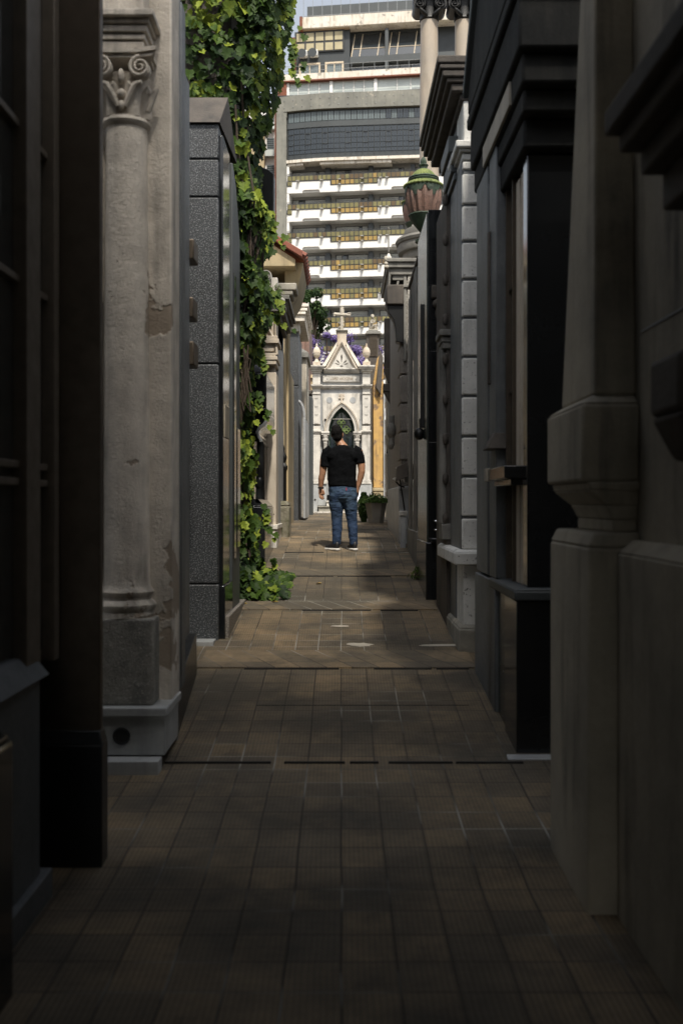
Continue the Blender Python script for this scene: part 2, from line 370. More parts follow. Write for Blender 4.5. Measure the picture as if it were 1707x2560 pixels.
def floor_mat(nm='ridged_clay_tiles', skew=0, tone=1.0, T=.2, asp=1.15):
    m, n, l, bs = new_mat(nm)
    pos = n.new('ShaderNodeNewGeometry').outputs['Position']
    sep = n.new('ShaderNodeSeparateXYZ'); l.new(pos, sep.inputs[0])
    # slight wander of the courses
    wob = noise_n(n, l, pos, 1.3, 2, .5)
    x = mathn(n, l, 'ADD', sep.outputs[0], mathn(n, l, 'MULTIPLY', mathn(n, l, 'SUBTRACT', wob, .5), .018))
    y = mathn(n, l, 'ADD', sep.outputs[1], mathn(n, l, 'MULTIPLY', mathn(n, l, 'SUBTRACT', wob, .5), .018))
    if skew: x = mathn(n, l, 'ADD', x, mathn(n, l, 'MULTIPLY', sep.outputs[1], skew))
    row = mathn(n, l, 'FLOOR', mathn(n, l, 'DIVIDE', y, T*asp))
    def tri(v, per):    # distance from nearest joint (m)
        q = mathn(n, l, 'FRACT', mathn(n, l, 'DIVIDE', v, per)); return mathn(n, l, 'MULTIPLY', mathn(n, l, 'SUBTRACT', .5, mathn(n, l, 'ABSOLUTE', mathn(n, l, 'SUBTRACT', q, .5))), per)
    dx = tri(x, T); dy = tri(y, T*asp)
    j = ramp(n, l, mathn(n, l, 'MINIMUM', dx, dy), .0022, .0058, .95, 0)
    jx = ramp(n, l, dx, .003, .008, 1, 0)
    rid = n.new('ShaderNodeMath'); rid.operation = 'SINE'; l.new(mathn(n, l, 'MULTIPLY', x, 2*math.pi/.022), rid.inputs[0])
    cross = n.new('ShaderNodeMath'); cross.operation = 'SINE'; l.new(mathn(n, l, 'MULTIPLY', y, 2*math.pi/.0575), cross.inputs[0])
    # tile to tile colour
    comb = n.new('ShaderNodeCombineXYZ'); l.new(mathn(n, l, 'FLOOR', mathn(n, l, 'DIVIDE', x, T)), comb.inputs[0]); l.new(row, comb.inputs[1])
    wn = n.new('ShaderNodeTexWhiteNoise'); wn.noise_dimensions = '2D'; l.new(comb.outputs[0], wn.inputs['Vector'])
    worn = noise_n(n, l, pos, .9, 7, .65); fine = noise_n(n, l, pos, 25, 6, .7)
    col = mixc(n, l, wn.outputs[0], tuple(c*tone for c in (.285,.205,.115)), tuple(c*tone for c in (.15,.118,.078)))
    col = mixc(n, l, ramp(n, l, worn, .34, .60, 0, .93), col, tuple(c*tone for c in (.06,.054,.042)))
    stn = noise_n(n, l, pos, 3.1, 7, .7)
    col = mixc(n, l, ramp(n, l, stn, .56, .70, 0, .6), col, (.03,.027,.023))
    col = mixc(n, l, ramp(n, l, fine, .45, .75, 0, .45), col, (.09,.075,.055))
    groove = ramp(n, l, rid.outputs[0], -.9, -.2, .34, 0)
    col = mixc(n, l, groove, col, (.05,.042,.03))
    pale = ramp(n, l, noise_n(n, l, pos, 1.1, 3, .5), .52, .66)
    jc = mixc(n, l, pale, (.035,.03,.024), (.33,.32,.28))
    col = mixc(n, l, j, col, jc)
    l.new(col, bs.inputs['Base Color'])
    l.new(ramp(n, l, worn, .3, .7, .62, .85), bs.inputs['Roughness'])
    bs.inputs['Specular IOR Level'].default_value = .3
    h = mathn(n, l, 'ADD', mathn(n, l, 'MULTIPLY', rid.outputs[0], .35), mathn(n, l, 'MULTIPLY', cross.outputs[0], .12))
    h = mathn(n, l, 'SUBTRACT', h, mathn(n, l, 'MULTIPLY', j, 1.3)); h = mathn(n, l, 'ADD', h, mathn(n, l, 'MULTIPLY', fine, .8))
    bp = n.new('ShaderNodeBump'); bp.inputs['Strength'].default_value = .6; bp.inputs['Distance'].default_value = .004
    l.new(h, bp.inputs['Height']); l.new(bp.outputs[0], bs.inputs['Normal'])
    return m
M['floor'] = floor_mat()
M['band'] = floor_mat('band_tiles', .55, 1.25, .21, 4)
def jeans_mat():
    m, n, l, bs = new_mat('faded_denim')
    pos = n.new('ShaderNodeNewGeometry').outputs['Position']
    sep = n.new('ShaderNodeSeparateXYZ'); l.new(pos, sep.inputs[0])
    f = noise_n(n, l, pos, 7, 5, .6, (1,1,.6)); f2 = noise_n(n, l, pos, 300, 2, .5)
    worn = mathn(n, l, 'MULTIPLY', ramp(n, l, f, .38, .75), ramp(n, l, sep.outputs[2], 1.35, 1.62))
    col = mixc(n, l, worn, (.010,.030,.075), (.060,.105,.15))
    col = mixc(n, l, ramp(n, l, f2, .4, .6, 0, .3), col, (.01,.02,.05))
    l.new(col, bs.inputs['Base Color']); bs.inputs['Roughness'].default_value = .85
    bp = n.new('ShaderNodeBump'); bp.inputs['Strength'].default_value = .9; bp.inputs['Distance'].default_value = .03
    l.new(noise_n(n, l, pos, 9, 4, .5, (1,1,2.2)), bp.inputs['Height']); l.new(bp.outputs[0], bs.inputs['Normal'])
    return m
M['denim'] = jeans_mat()

# ------------------------------------------------------------------ ground and path
def build_ground():
    b = B(); xs = [-60, -6, -1.4, -.7, 0, .7, 1.4, 6, 60]
    ys = sorted(set([p[0] for p in G]+[5.2, 7.2, 9.6, 11.7, 13.7, 18.5, 26, 200, 400]))
    vs = [(x*(6 if abs(x) > 50 else 1), y, g(y)) for y in ys for x in xs]; nx = len(xs)
    fs = [(j*nx+i, j*nx+i+1, (j+1)*nx+i+1, (j+1)*nx+i) for j in range(len(ys)-1) for i in range(nx-1)]
    b.add(vs, fs); struct(b, 'ground', M['floor'], smooth=False)
build_ground()
# raised lips where one terrace of paving meets the next
def lips():
    # short cross bands between the terraces, each with a raised front edge
    for i, (d0, d1, xl, xr) in enumerate(((8.24,8.81,-1.16,1.08),(10.50,10.97,-1.05,.98),(12.53,13.0,-1.0,.92))):
        b = B(); n = 10
        vs = []
        for k in range(n+1):
            x = xl+(xr-xl)*k/n; j = random.uniform(-.006,.006)
            vs += [(x, d0+j, g(d0)-.02), (x, d0+j, g(d0)+.014), (x, d1, g(d1)+.008), (x, d1+.02, g(d1)-.02)]
        fs = []
        for k in range(n):
            for q in range(3): fs.append((k*4+q, (k+1)*4+q, (k+1)*4+q+1, k*4+q+1))
        b.add(vs, fs); struct(b, 'paving_band', M['band'], smooth=False)
    b = B()
    for D, segs in ((6.1, [(-1.05,-.42),(-.34,.02),(.05,.22),(.28,.66),(.68,1.08)]), (8.225, [(-.78,-.02),(.26,.72),(.76,1.02)]), (10.485, [(-.4,.3),(.4,.78)]),
                    (12.515, [(-.95,-.1),(-.05,.6)]), (14.5, [(-.8,-.25),(.35,.9)]), (7.25,[(-.6,.9)]), (16.0,[(-.9,.9)]), (18.3,[(-.8,.8)])):
        z = g(D); thin = D in (7.25, 16.0, 18.3)
        for a, c in segs:
            b.box(a, c, D-(.006 if thin else .016), D+.004, z-.03, z+(.003 if thin else .011))
    struct(b, 'paving_joint', M['groove'])
    b = B()
    for D, a, c, wd in ((10.55,-.62,.1,.05),(14.45,.28,.95,.06),(8.3,-.62,.28,.03),(16.0,-.9,.9,.03)):
        pts = []; n = 14; z = 0
        up = [(a+(c-a)*i/n, D+wd*(.4+.6*random.random())) for i in range(n+1)]; lo = [(a+(c-a)*i/n, D-wd*.3*random.random()) for i in range(n+1)]
        vs = [(p[0], p[1], g(p[1])+.005) for p in lo]+[(p[0], p[1], g(p[1])+.005) for p in up]
        b.add(vs, [(i, i+1, n+1+i+1, n+1+i) for i in range(n)])
    struct(b, 'mortar_strip', M['cement'])
    b = B()
    for cx, cy, rx, ry in ((X(826,8.98),9.02,.11,.07),(X(779,9.8),9.75,.09,.04),(X(1010,9.0),9.0,.20,.04)):
        n = 16; vs = [(cx, cy, g(cy)+.006)]
        for i in range(n):
            t = 2*math.pi*i/n; q = .75+.45*random.random(); yy = cy+ry*q*math.sin(t); vs.append((cx+rx*q*math.cos(t), yy, g(yy)+.006))
        b.add(vs, [(0, i+1, (i+1) % n+1) for i in range(n)])
    struct(b, 'cement_patch', M['sandstone'])
lips()
# ================================================================== LEFT ROW
def moulding(b, prof, x_in, y0, y1, side):
    """profile [(projection, z)] running along the corridor; side -1 = left wall (projects to +x)"""
    pts = [(x_in, prof[0][1])]+[(x_in-side*(-1)*0+(-side)*p, z) for p, z in prof]+[(x_in, prof[-1][1])]
    return b.prism(pts, 'y', y0, y1)

# ---- L1 dark glazed vault in the left foreground
t = thing('glazed_tomb', 'near black polished tomb with bronze framed glass doors at the left edge', 'tomb', (-1.4, 4.9, 0))
b = B().box(-5, -1.42, .6, 4.76, 0, 5.6); b.build('body', M['black_soft'], t)
b = B().box(-1.42, -1.24, 3.0, 4.22, .12, .93).box(-1.42, -1.21, 3.0, 4.3, -.05, .12); b.frust(-1.42, -1.22, 3.0, 4.3, .93, -1.42, -1.30, 3.0, 4.3, 1.02); b.build('sill', M['bluegrey'], t, bevel=.006)
b = B().box(-1.335, -1.325, 3.0, 4.62, 1.0, 5.2); b.build('glass', M['glass'], t)
b = B()
for y0, y1 in ((4.14,4.33),(4.54,4.62),(2.9,3.05)): b.box(-1.39, -1.27, y0, y1, .95, 5.2)
for z in (1.72, 1.79, 2.54, 3.17, 4.2): b.box(-1.39, -1.30, 3.0, 4.62, z, z+.03)
b.build('door_frame', M['oldbronze'], t, bevel=.004)
b = B().box(-1.42, -1.092, 4.64, 4.70, .6, 5.5); b.build('pier', M['bronze'], t, bevel=.006)
b = B().box(-1.42, -1.075, 4.60, 4.72, -.05, .56).frust(-1.42, -1.075, 4.60, 4.72, .56, -1.42, -1.09, 4.63, 4.70, .62); b.build('plinth', M['black_soft'], t, bevel=.006)
b = B().box(-1.42, -1.10, 2.2, 3.45, -.05, .86).frust(-1.42, -1.10, 2.2, 3.45, .86, -1.42, -1.22, 2.2, 3.3, 1.0).box(-1.42,-1.2,2.2,3.25,1.0,5.5); b.build('plinth', M['black'], t, bevel=.02)
b = B().prism([(3.0,5.2),(4.62,5.2),(3.8,6.4)], 'x', -1.42, -1.3); b.build('pediment', M['bronze'], t, bevel=.01)

# ---- L2 column tomb
t = thing('column_tomb', 'weathered plaster tomb with a full round column and scrolled capital on a marble plinth', 'tomb', (-1.3, 6.0, .1))
b = B().box(-5, -1.2, 6.5, 8.1, .1, 4.95); b.build('body', M['bluegrey'], t)
b = B().box(-5, -1.03, 6.22, 6.52, .43, 4.95); b.build('pilaster', M['column'], t, bevel=.012)
b = B()
for x, y0, y1 in ((-1.045,6.52,6.66),(-1.07,6.66,6.74),(-1.05,6.74,6.90),(-1.10,6.90,7.0)): b.box(-1.3, x, y0, y1, .43, 4.95)
b.build('side_panel', M['bluegrey'], t, bevel=.006)
b = B().box(-5, -1.035, 6.0, 6.5, .17, .40); b.build('plinth', M['marble_pale'], t, bevel=.004)
b = B().box(-5, -1.015, 5.97, 6.5, .40, .455); b.prism([(-1.3,.1),(-1.04,.1),(-1.04,.44),(-1.3,.44)], 'y', 6.5, 6.52)
b.build('plinth_cap', M['marble_pale'], t, bevel=.008)
b = B().tube([(-1.286,5.995,.284),(-1.286,6.15,.284)], .042, 20); b.build('vent_hole', M['groove'], t)
b = B().tube([(-1.286+.046*math.cos(a*.4488),5.996,.284+.046*math.sin(a*.4488)) for a in range(14)], .007, 6, closed=True); b.build('vent_ring', M['iron'], t)
b = B().box(-5, -1.05, 5.88, 6.0, .05, .165); b.build('step', M['marble_pale'], t, bevel=.006)
b = B().add([(-1.3,6.52,.1),(-1.045,6.52,.1),(-1.14,8.1,.3),(-1.3,8.1,.3),(-1.3,6.52,.44),(-1.05,6.52,.44),(-1.145,8.1,.62),(-1.3,8.1,.62)], [(0,3,2,1),(4,5,6,7),(0,1,5,4),(1,2,6,5),(2,3,7,6),(3,0,4,7)])
b.build('base_course', M['black_soft'], t, bevel=.006)
b = B().box(-1.46, -1.105, 6.03, 6.4, .455, .965).box(-5, -1.46, 6.12, 6.4, .455, 3.9); b.build('pedestal', M['pedestal'], t, bevel=.012)
cx, cy = -1.30, 6.20
prof = [(.172,.965),(.172,.99),(.165,1.0),(.18,1.02),(.182,1.04),(.165,1.062),(.152,1.07),(.15,1.085),(.162,1.10),(.166,1.118),(.15,1.14),(.143,1.16),(.138,1.2),(.137,2.2),(.131,3.2),(.124,3.88),(.124,3.92)]
b = B().lathe(prof, (cx, cy, 0), 40); b.build('column_shaft', M['column'], t)
b = B().lathe([(.124,3.90),(.14,3.915),(.146,3.93),(.14,3.95),(.118,3.955),(.112,4.0),(.125,4.12),(.15,4.2)], (cx, cy, 0), 36)
for k in range(8):     # acanthus leaves around the bell
    a = k*math.pi/4+math.pi/8; ca, sa = math.cos(a), math.sin(a)
    pts = [(cx+r*ca, cy+r*sa, z) for r, z in ((.118,3.955),(.128,4.02),(.145,4.09),(.170,4.125),(.165,4.10))]
    b.tube(pts, [(.016,.05),(.018,.048),(.016,.04),(.014,.03),(.012,.02)], 8)
for s in (-1, 1):      # the four corner volutes, front and side
    b.spiral((cx+s*.115, 4.215), .062, 2.1, .011, cy-.165, cy-.12, side=s, start=math.pi/2)
    b.tube([(cx+s*.115, cy-.16, 4.215), (cx+s*.115, cy-.10, 4.215)], .055, 20)
    b.spiral((cx+s*.115, 4.215), .062, 2.1, .011, cy-.19, cy-.17, side=s, start=math.pi/2)
b.ell((cx, cy-.15, 4.17), (.022,.03,.045), 10, 8); b.ell((cx, cy-.14, 4.07), (.028,.03,.03), 10, 8); b.ell((cx, cy-.14, 4.005), (.02,.02,.03), 10, 8)
for s in (-1, 1):
    b.tube([(cx+s*.02,cy-.14,4.0),(cx+s*.05,cy-.15,4.06),(cx+s*.085,cy-.16,4.12),(cx+s*.125,cy-.17,4.13)], [.016,.02,.02,.012], 8)
    b.tube([(cx+.14, cy+s*.05, 4.0),(cx+.17, cy+s*.06, 4.08),(cx+.2, cy+s*.07, 4.13)], [.02,.022,.012], 8)
b.prism([(cx-.20,cy-.20),(cx-.08,cy-.165),(cx+.08,cy-.165),(cx+.20,cy-.20),(cx+.165,cy-.08),(cx+.165,cy+.1),(cx-.165,cy+.1),(cx-.165,cy-.08)], 'z', 4.275, 4.30)
b.prism([(cx-.215,cy-.215),(cx-.08,cy-.18),(cx+.08,cy-.18),(cx+.215,cy-.215),(cx+.18,cy-.08),(cx+.18,cy+.1),(cx-.18,cy+.1),(cx-.18,cy-.08)], 'z', 4.30, 4.325)
b.build('capital', M['column'], t)
b = B().box(-1.5,-1.165,6.03,6.3,4.325,4.37).box(-1.5,-1.155,6.02,6.3,4.375,4.41).box(-1.5,-1.14,6.005,6.3,4.415,4.455).box(-1.5,-1.125,5.99,6.3,4.46,4.49).box(-1.5,-1.095,5.96,6.3,4.49,4.53).box(-1.5,-1.165,6.05,6.3,4.53,4.95)
b.build('entablature', M['column'], t, bevel=.006)
b = B()
for z0, z1, x in ((3.58,3.74,-1.165),(3.12,3.28,-1.17),(2.74,2.93,-1.165)): b = B().box(-1.25, x, 8.1, 8.35, z0, z1); b.build('side_ornament', M['bronze'], t, bevel=.01)

# ---- L3 granite tomb
t = thing('granite_tomb', 'speckled dark granite tomb with a sloping stone cap, left of the ivy', 'tomb', (-1.3, 9.2, .4))
b = B(); zs = [.36,.92,2.9,4.40,4.74,5.06]
for i in range(5): b.box(-4, -1.105, 9.2, 9.75, zs[i]+.006, zs[i+1]-.006)
b.build('front_wall', M['granite'], t, bevel=.01)
b = B().box(-4, -1.125, 9.24, 10.95, .36, 5.04); b.build('body', M['black_soft'], t)
b = B().add([(-4,9.17,5.06),(-1.09,9.17,5.06),(-1.05,9.5,5.41),(-4,9.5,5.41),(-4,10.3,5.06),(-1.05,10.3,5.06)], [(0,1,2,3),(3,2,5,4),(0,4,5,1),(1,5,2),(0,3,4)]); b.build('cap', M['brownstone'], t)
b = B().box(-1.13, -1.07, 9.27, 9.82, .9, 4.98).box(-1.13,-1.05,9.25,9.9,.3,.9); b.build('side_panel', M['black'], t, bevel=.01)
b = B().prism([(9.93,.4),(10.62,.4),(10.62,4.35),(10.25,4.8),(9.93,4.95)], 'x', -1.13, -1.052); b.build('side_buttress', M['slate_mid'], t, bevel=.01)
b = B().box(-1.06,-1.045,10.0,10.2,1.1,3.9).box(-1.06,-1.04,10.28,10.56,1.2,2.4); b.build('recessed_panel', M['black'], t, bevel=.004)
b = B().box(-1.12,-1.060,9.35,9.7,2.25,2.55); b.build('plaque', M['dimstone'], t, bevel=.004)
b = B().box(-1.45,-1.125,9.0,9.2,.36,.43); b.build('sill', M['marble_pale'], t, bevel=.006)
b = B().box(-1.13,-1.02,9.3,11.1,.36,.62); b.build('plinth', M['granite_grey'], t, bevel=.01)

# ---- L4 tomb beneath the ivy
t = thing('overgrown_tomb', 'dark tomb almost hidden under the hanging ivy', 'tomb', (-1.3, 11.4, .6))
b = B().box(-4, -1.22, 11.35, 13.0, .5, 7.6); b.build('body', M['brownstone'], t)
b = B().box(-4, -1.12, 11.3, 13.05, 7.3, 7.5); b.build('cornice', M['brownstone'], t, bevel=.01)

# ---- L5 black tomb with scroll bracket
t = thing('black_tomb', 'shiny black tomb with a scroll edged hood, between the ivy and the cream tomb', 'tomb', (-1.2, 13.3, .8))
b = B().box(-4, -1.14, 13.35, 14.9, .7, 5.0); b.build('body', M['black'], t)
b = B().box(-4, -.985, 13.2, 14.85, .7, 1.60); b.frust(-4,-.985,13.2,14.85,1.60,-4,-1.08,13.28,14.8,1.70); b.build('plinth', M['black'], t, bevel=.015)
b = B().box(-4, -.965, 13.2, 14.8, 2.86, 3.32).frust(-4,-.965,13.2,14.8,3.32,-4,-1.1,13.3,14.8,3.44); b.build('hood', M['black'], t, bevel=.01)
b = B().box(-4, -.96, 13.18, 14.8, 2.835, 2.86).box(-4,-1.07,13.2,14.8,2.53,2.55); b.build('hood_edge', M['chrome'], t)
pts = [(-.965,2.86),(-.955,2.78),(-.965,2.72),(-1.0,2.66),(-1.06,2.62),(-1.09,2.56),(-1.07,2.50),(-1.035,2.44),(-1.3,2.44),(-1.3,2.86)]
b = B().prism(pts, 'y', 13.22, 14.7); b.build('curved_soffit', M['black'], t, bevel=.004)
b = B().tube([(p[0]+.004, 13.205, p[1]) for p in pts[:8]], [(.012,.02)]*8, 8, up=(0,1,0)); b.build('scroll_trim', M['marble_grey'], t)
b = B().tube([(-1.06,13.25,1.7),(-1.05,13.28,2.44)], [.05,.045], 14).ell((-1.06,13.25,1.9),(.06,.06,.1),12,8); b.build('corner_column', M['black_soft'], t)
pts = [(-1.25,5.0)]+[(-1.25+.42*math.sin(a), 5.0+1.15*0+1.18*math.sin(a)) for a in ()]
b = B().prism([(-1.5,5.0),(-.95,5.0),(-.905,5.25),(-.90,6.05),(-.97,6.11),(-1.1,6.16),(-1.3,6.10),(-1.5,5.95)], 'y', 13.7, 13.95); b.build('rounded_stele', M['black_soft'], t, bevel=.012)

# ---- L6 cream marble tomb
t = thing('cream_tomb', 'cream veined marble tomb with a panelled pilaster and raking cornice, right of the ivy', 'tomb', (-1.1, 15.0, 1.0))
D = 15.0
b = B().box(-4, -.985, D+.06, 16.9, .95, 4.75); b.build('body', M['marble_warm'], t)
b = B().box(X(607,D), -.955, D, D+.5, 1.2, Z(855,D)).box(X(600,D),-.955,D-.01,D+.5,3.66,3.78); b.build('pilaster', M['marble_warm'], t, bevel=.008)
x0, x1 = X(613,D), X(631,D)
b = B().box(x0, x1, D-.012, D, Z(1180,D), Z(885,D)); b.build('pilaster_panel', M['marble_warm'], t, bevel=.006)
b = B()
for y0, y1, xr in ((828,838,635),(820,828,638),(812,820,634),(790,808,630),(780,790,641),(773,780,638)): b.box(-2.5, X(xr,D), D-.04-(xr-628)*.004, D+.6, Z(y1,D), Z(y0,D))
b.build('entablature', M['marble_warm'], t, bevel=.006)
b = B().box(-2.5, X(629,D), D-.02, D+.4, Z(773,D), Z(706,D)); b.box(X(631,D), -.955, D-.005, 16.7, Z(773,D), Z(700,D)); b.build('attic', M['marble_warm'], t, bevel=.006)
b = B()
arc = [(X(570,D)+.42*math.cos(a*math.pi/24), Z(815,D)+.52*math.sin(a*math.pi/24)) for a in range(0, 13)]
b.tube([(p[0], D-.03, p[1]) for p in arc], [(.03,.022)]*len(arc), 8, up=(0,1,0)); b.build('arch_moulding', M['marble_warm'], t)
b = B()   # raking cornice
for k, (w_, dz) in enumerate(((.20,0),(.15,-.035),(.11,-.07))):
    b.add([(X(596,D),D-w_,Z(664,D)+dz),(X(656,D),D-w_,Z(698,D)+dz),(X(656,D),D+.3,Z(698,D)+dz),(X(596,D),D+.3,Z(664,D)+dz),
           (X(596,D),D-w_,Z(659,D)+dz),(X(656,D),D-w_,Z(693,D)+dz),(X(656,D),D+.3,Z(693,D)+dz),(X(596,D),D+.3,Z(659,D)+dz)], [(0,3,2,1),(4,5,6,7),(0,1,5,4),(1,2,6,5),(2,3,7,6),(3,0,4,7)])
b.build('raking_cornice', M['marble'], t, bevel=.004)
b = B()
for k, (pr, z0, z1) in enumerate(((.20,4.60,4.66),(.16,4.55,4.60),(.12,4.44,4.55),(.06,4.36,4.44))): b.box(-2.5, -.955+pr, D-pr+.02, 16.9, z0, z1)
b.build('side_cornice', M['greystone'], t, bevel=.006)
b = B(); vc = (X(612,D), Z(634,D)); b.spiral(vc, .085, 2.3, .011, D-.06, D-.02, side=-1, start=-math.pi/2); b.tube([(vc[0],D-.04,vc[1]),(vc[0],D+.1,vc[1])], .078, 24); b.box(vc[0]-.06, vc[0]+.06, D-.01, D+.12, 4.70, vc[1]-.05); b.box(vc[0]+.07, vc[0]+.16, D, D+.2, 4.66, 4.95)
b.build('volute_acroterion', M['marble'], t, bevel=.003)
b = B().box(-2.5,-.93,D-.05,16.9,1.26,1.33).box(-2.5,-.945,D-.03,16.9,.9,1.26); b.build('plinth', M['marble'], t, bevel=.008)
b = B().box(-.985,-.955,D+.5,16.9,1.3,4.4); b.build('side_slabs', M['marble_grey'], t)

# ---- L7 ochre house tomb with tile roof
t = thing('ochre_tomb', 'ochre plastered tomb with a red tiled roof and deep curved eaves', 'tomb', (-1.2, 17.4, 1.1))
b = B().box(-4, -.965, 17.3, 19.3, 1.1, 5.3).box(-4,-1.0,19.3,21.5,1.1,4.2); b.build('body', M['stucco'], t)
D = 17.3
b = B().box(-1.3, -.955, 17.2, 17.34, 1.1, 5.0).box(-.98,-.93,18.0,18.3,1.1,5.0); b.build('corner_pier', M['stucco'], t, bevel=.01)
gable = [(-3.4,Z(616,D)),(X(679,D),Z(616,D)),(X(679,D),Z(608,D)),(X(598,D),Z(555,D)),(-2.6,7.3),(-3.4,6.9)]
b = B().prism([(-3.4,Z(616,D)),(X(679,D),Z(616,D)),(X(679,D),Z(600,D)),(X(592,D),Z(543,D)),(-2.35,7.0),(-3.4,6.4)], 'y', D-.15, 19.3); b.build('gable', M['stucco'], t, bevel=.01)
sl = (Z(534,D)-Z(597,D))/(X(592,D)-X(697,D))
b = B(); xa, xb = -2.4, X(695,D)
za, zb = Z(597,D)+sl*(xa-X(697,D)), Z(597,D)
b.prism([(xa,za),(xb,zb),(xb,zb+.09),(xa,za+.09)], 'y', D-.25, D-.05)
for k in range(9):
    y = D+.05+k*.25; b.tube([(xa,y,za+.06),(xb+.05,y,zb+.06)], [(.11,.07)]*2, 8)
b.build('tiled_roof', M['rooftile'], t)
b = B().prism([(-.965,4.75),(-.93,4.95),(-.86,5.15),(-.76,5.3),(-.70,5.52),(X(695,D),zb),(-.965,zb)], 'y', 17.5, 19.25); b.build('curved_eaves', M['stucco'], t)
b = B()
for k, (pr, z0, z1) in enumerate(((.22,5.18,5.30),(.16,5.10,5.18),(.10,4.92,5.10))): b.box(-2.5, -.965+pr, 17.05-pr*.3, 17.6, z0, z1)
b.build('corbel_cornice', M['cement'], t, bevel=.02)
# iron post and fence beside it
p = thing('iron_gatepost', 'black cast iron gatepost with an urn finial on a low mossy block', 'gatepost', (-.96, 16.9, 1.15))
b = B().lathe([(.075,0),(.075,.06),(.055,.09),(.05,.14),(.05,1.02),(.065,1.05),(.07,1.10),(.05,1.13),(.03,1.16),(.055,1.22),(.06,1.26),(.03,1.32),(.02,1.36),(.028,1.39),(.008,1.46)], (-.96,16.9,1.15), 16, .06, 8); b.build('post', M['iron'], p)
b = B()
for k in range(6): b.box(-1.45+k*.07,-1.435+k*.07,16.95,16.965,1.3,2.15)
for z in (1.35,1.6,1.85,2.1): b.box(-1.5,-1.0,16.95,16.965,z,z+.018)
b.build('railing', M['iron'], p)
b = B().box(-1.3, -.82, 16.15, 16.75, g(16.2)-.03, 1.60).frust(-1.3,-.82,16.15,16.75,1.60,-1.3,-.86,16.2,16.7,1.68)
single(b, 'stone_block', M['mossy'], 'low mossy concrete block standing at the left edge of the path', 'stone block', (-1.0, 16.4, g(16.2)), bevel=.03)

# ---- L8 dark granite tomb with white capital
t = thing('white_capped_tomb', 'tall dark granite tomb with a white moulded cap, beyond the ochre tomb', 'tomb', (-1.1, 22.9, 1.27))
b = B().box(-4, -.99, 22.95, 25.6, 1.2, 5.6); b.build('body', M['granite'], t)
b = B().box(X(664,22.8), -.955, 22.8, 23.3, 1.2, 4.25).box(X(664,22.8), -.955, 22.8, 23.3, 4.27, 5.45); b.build('pilaster', M['granite'], t, bevel=.01)
b = B().box(X(662,22.8), X(688,22.8), 22.75, 23.3, 5.45, 5.66); b.build('capital', M['marble'], t, bevel=.02)
b = B()
for z0, z1, vx in ((5.80,5.86,702),(5.88,5.94,706),(5.97,6.04,709)): b.box(-4, X(vx,22.6), 22.55, 25.6, z0, z1)
b.box(-4,X(700,22.6),22.6,25.5,5.66,6.0); b.build('cornice', M['flaky'], t, bevel=.01)
b = B().tube([(-1.28,22.9,6.0),(-1.02,22.9,6.0)], .10, 16).box(-1.3,-1.0,22.8,23.0,6.04,6.16); b.build('scroll_acroterion', M['marble'], t, bevel=.03)
b = B(); arc = [(-.99+.16*math.cos(a*math.pi/14), 3.55+.38*math.sin(a*math.pi/14)) for a in range(0, 8)]
b.tube([(p_[0],22.9,p_[1]) for p_ in arc], .035, 8).box(-.86,-.80,22.86,25.0,1.3,3.55); b.build('arch_trim', M['marble_grey'], t, bevel=.01)
# tall narrow sandstone chimney behind
b = B().box(X(655,21.9), X(665,21.9), 21.6, 21.9, 1.2, Z(752,21.9)).box(X(655,21.9), X(665.5,21.9), 21.58, 21.9, Z(700,21.9), Z(655,21.9)).box(X(656,21.9),X(663.5,21.9),21.6,21.9,Z(752,21.9),Z(700,21.9))
single(b, 'stone_pier', M['flaky'], 'narrow lichen covered stone pier between the ochre tomb and the white capped tomb', 'pier', (-1.1, 21.75, 1.25), bevel=.01)

# ---- L9
t = thing('beige_tomb', 'narrow beige tomb with an arched hood mould at the left end of the path', 'tomb', (-1.0, 26.5, 1.3))
b = B().box(-4, -.90, 26.5, 28.4, 1.25, 5.4); b.build('body', M['sandstone'], t, bevel=.02)
b = B().box(-4, -.84, 26.4, 28.4, 5.4, 5.52).frust(-4,-.84,26.4,28.4,5.52,-4,-1.4,26.6,28.2,5.9).tube([(-.87,26.42,2.0),(-.87,26.42,4.9)], .03, 8); b.build('hood_mould', M['greystone'], t, bevel=.01)
b = B().box(-.93,-.80,28.4,29.2,1.25,4.6); b.build('side_wing', M['slate_mid'], t, bevel=.02)
b = B().box(-3.5, X(729,33), 33.2, 36, 1.3, Z(905,33)).box(-3.5,X(731,33),33.1,36,Z(905,33),Z(895,33)); single(b, 'dark_tomb', M['brownstone'], 'low dark roofed tomb behind the left finial of the white gabled tomb', 'tomb', (-1.5, 33.2, 1.3), bevel=.03)
b = B().box(X(682,36), X(700,36), 36, 36.4, 5.6, Z(700,36)).box(X(680,36), X(703,36), 35.95, 36.45, Z(700,36), Z(695,36)).box(X(670,36),X(710,36),36.1,40,1.3,Z(735,36))
single(b, 'roof_chimney', M['pinkstone'], 'pinkish square stone chimney above the white cornice on the left', 'chimney', (-1.5, 36.2, 1.3), bevel=.02)
b = B().box(-3.2, X(756,38), 38, 41, 1.3, Z(868,38)).frust(-3.2,X(757,38),37.9,41,Z(868,38),-3.2,X(750,38),38.3,41,Z(858,38))
single(b, 'tan_roofed_tomb', M['stucco'], 'tan flat topped tomb seen just left of the white gable', 'tomb', (-1.2, 39, 1.3), bevel=.02)
b = B(); dd = 42; b.tube([(X(661,dd),dd,Z(668,dd)),(X(661,dd),dd,Z(600,dd))], .05, 8).box(X(657,dd), X(664,dd), dd-.1, dd+.1, Z(598,dd), Z(590,dd))
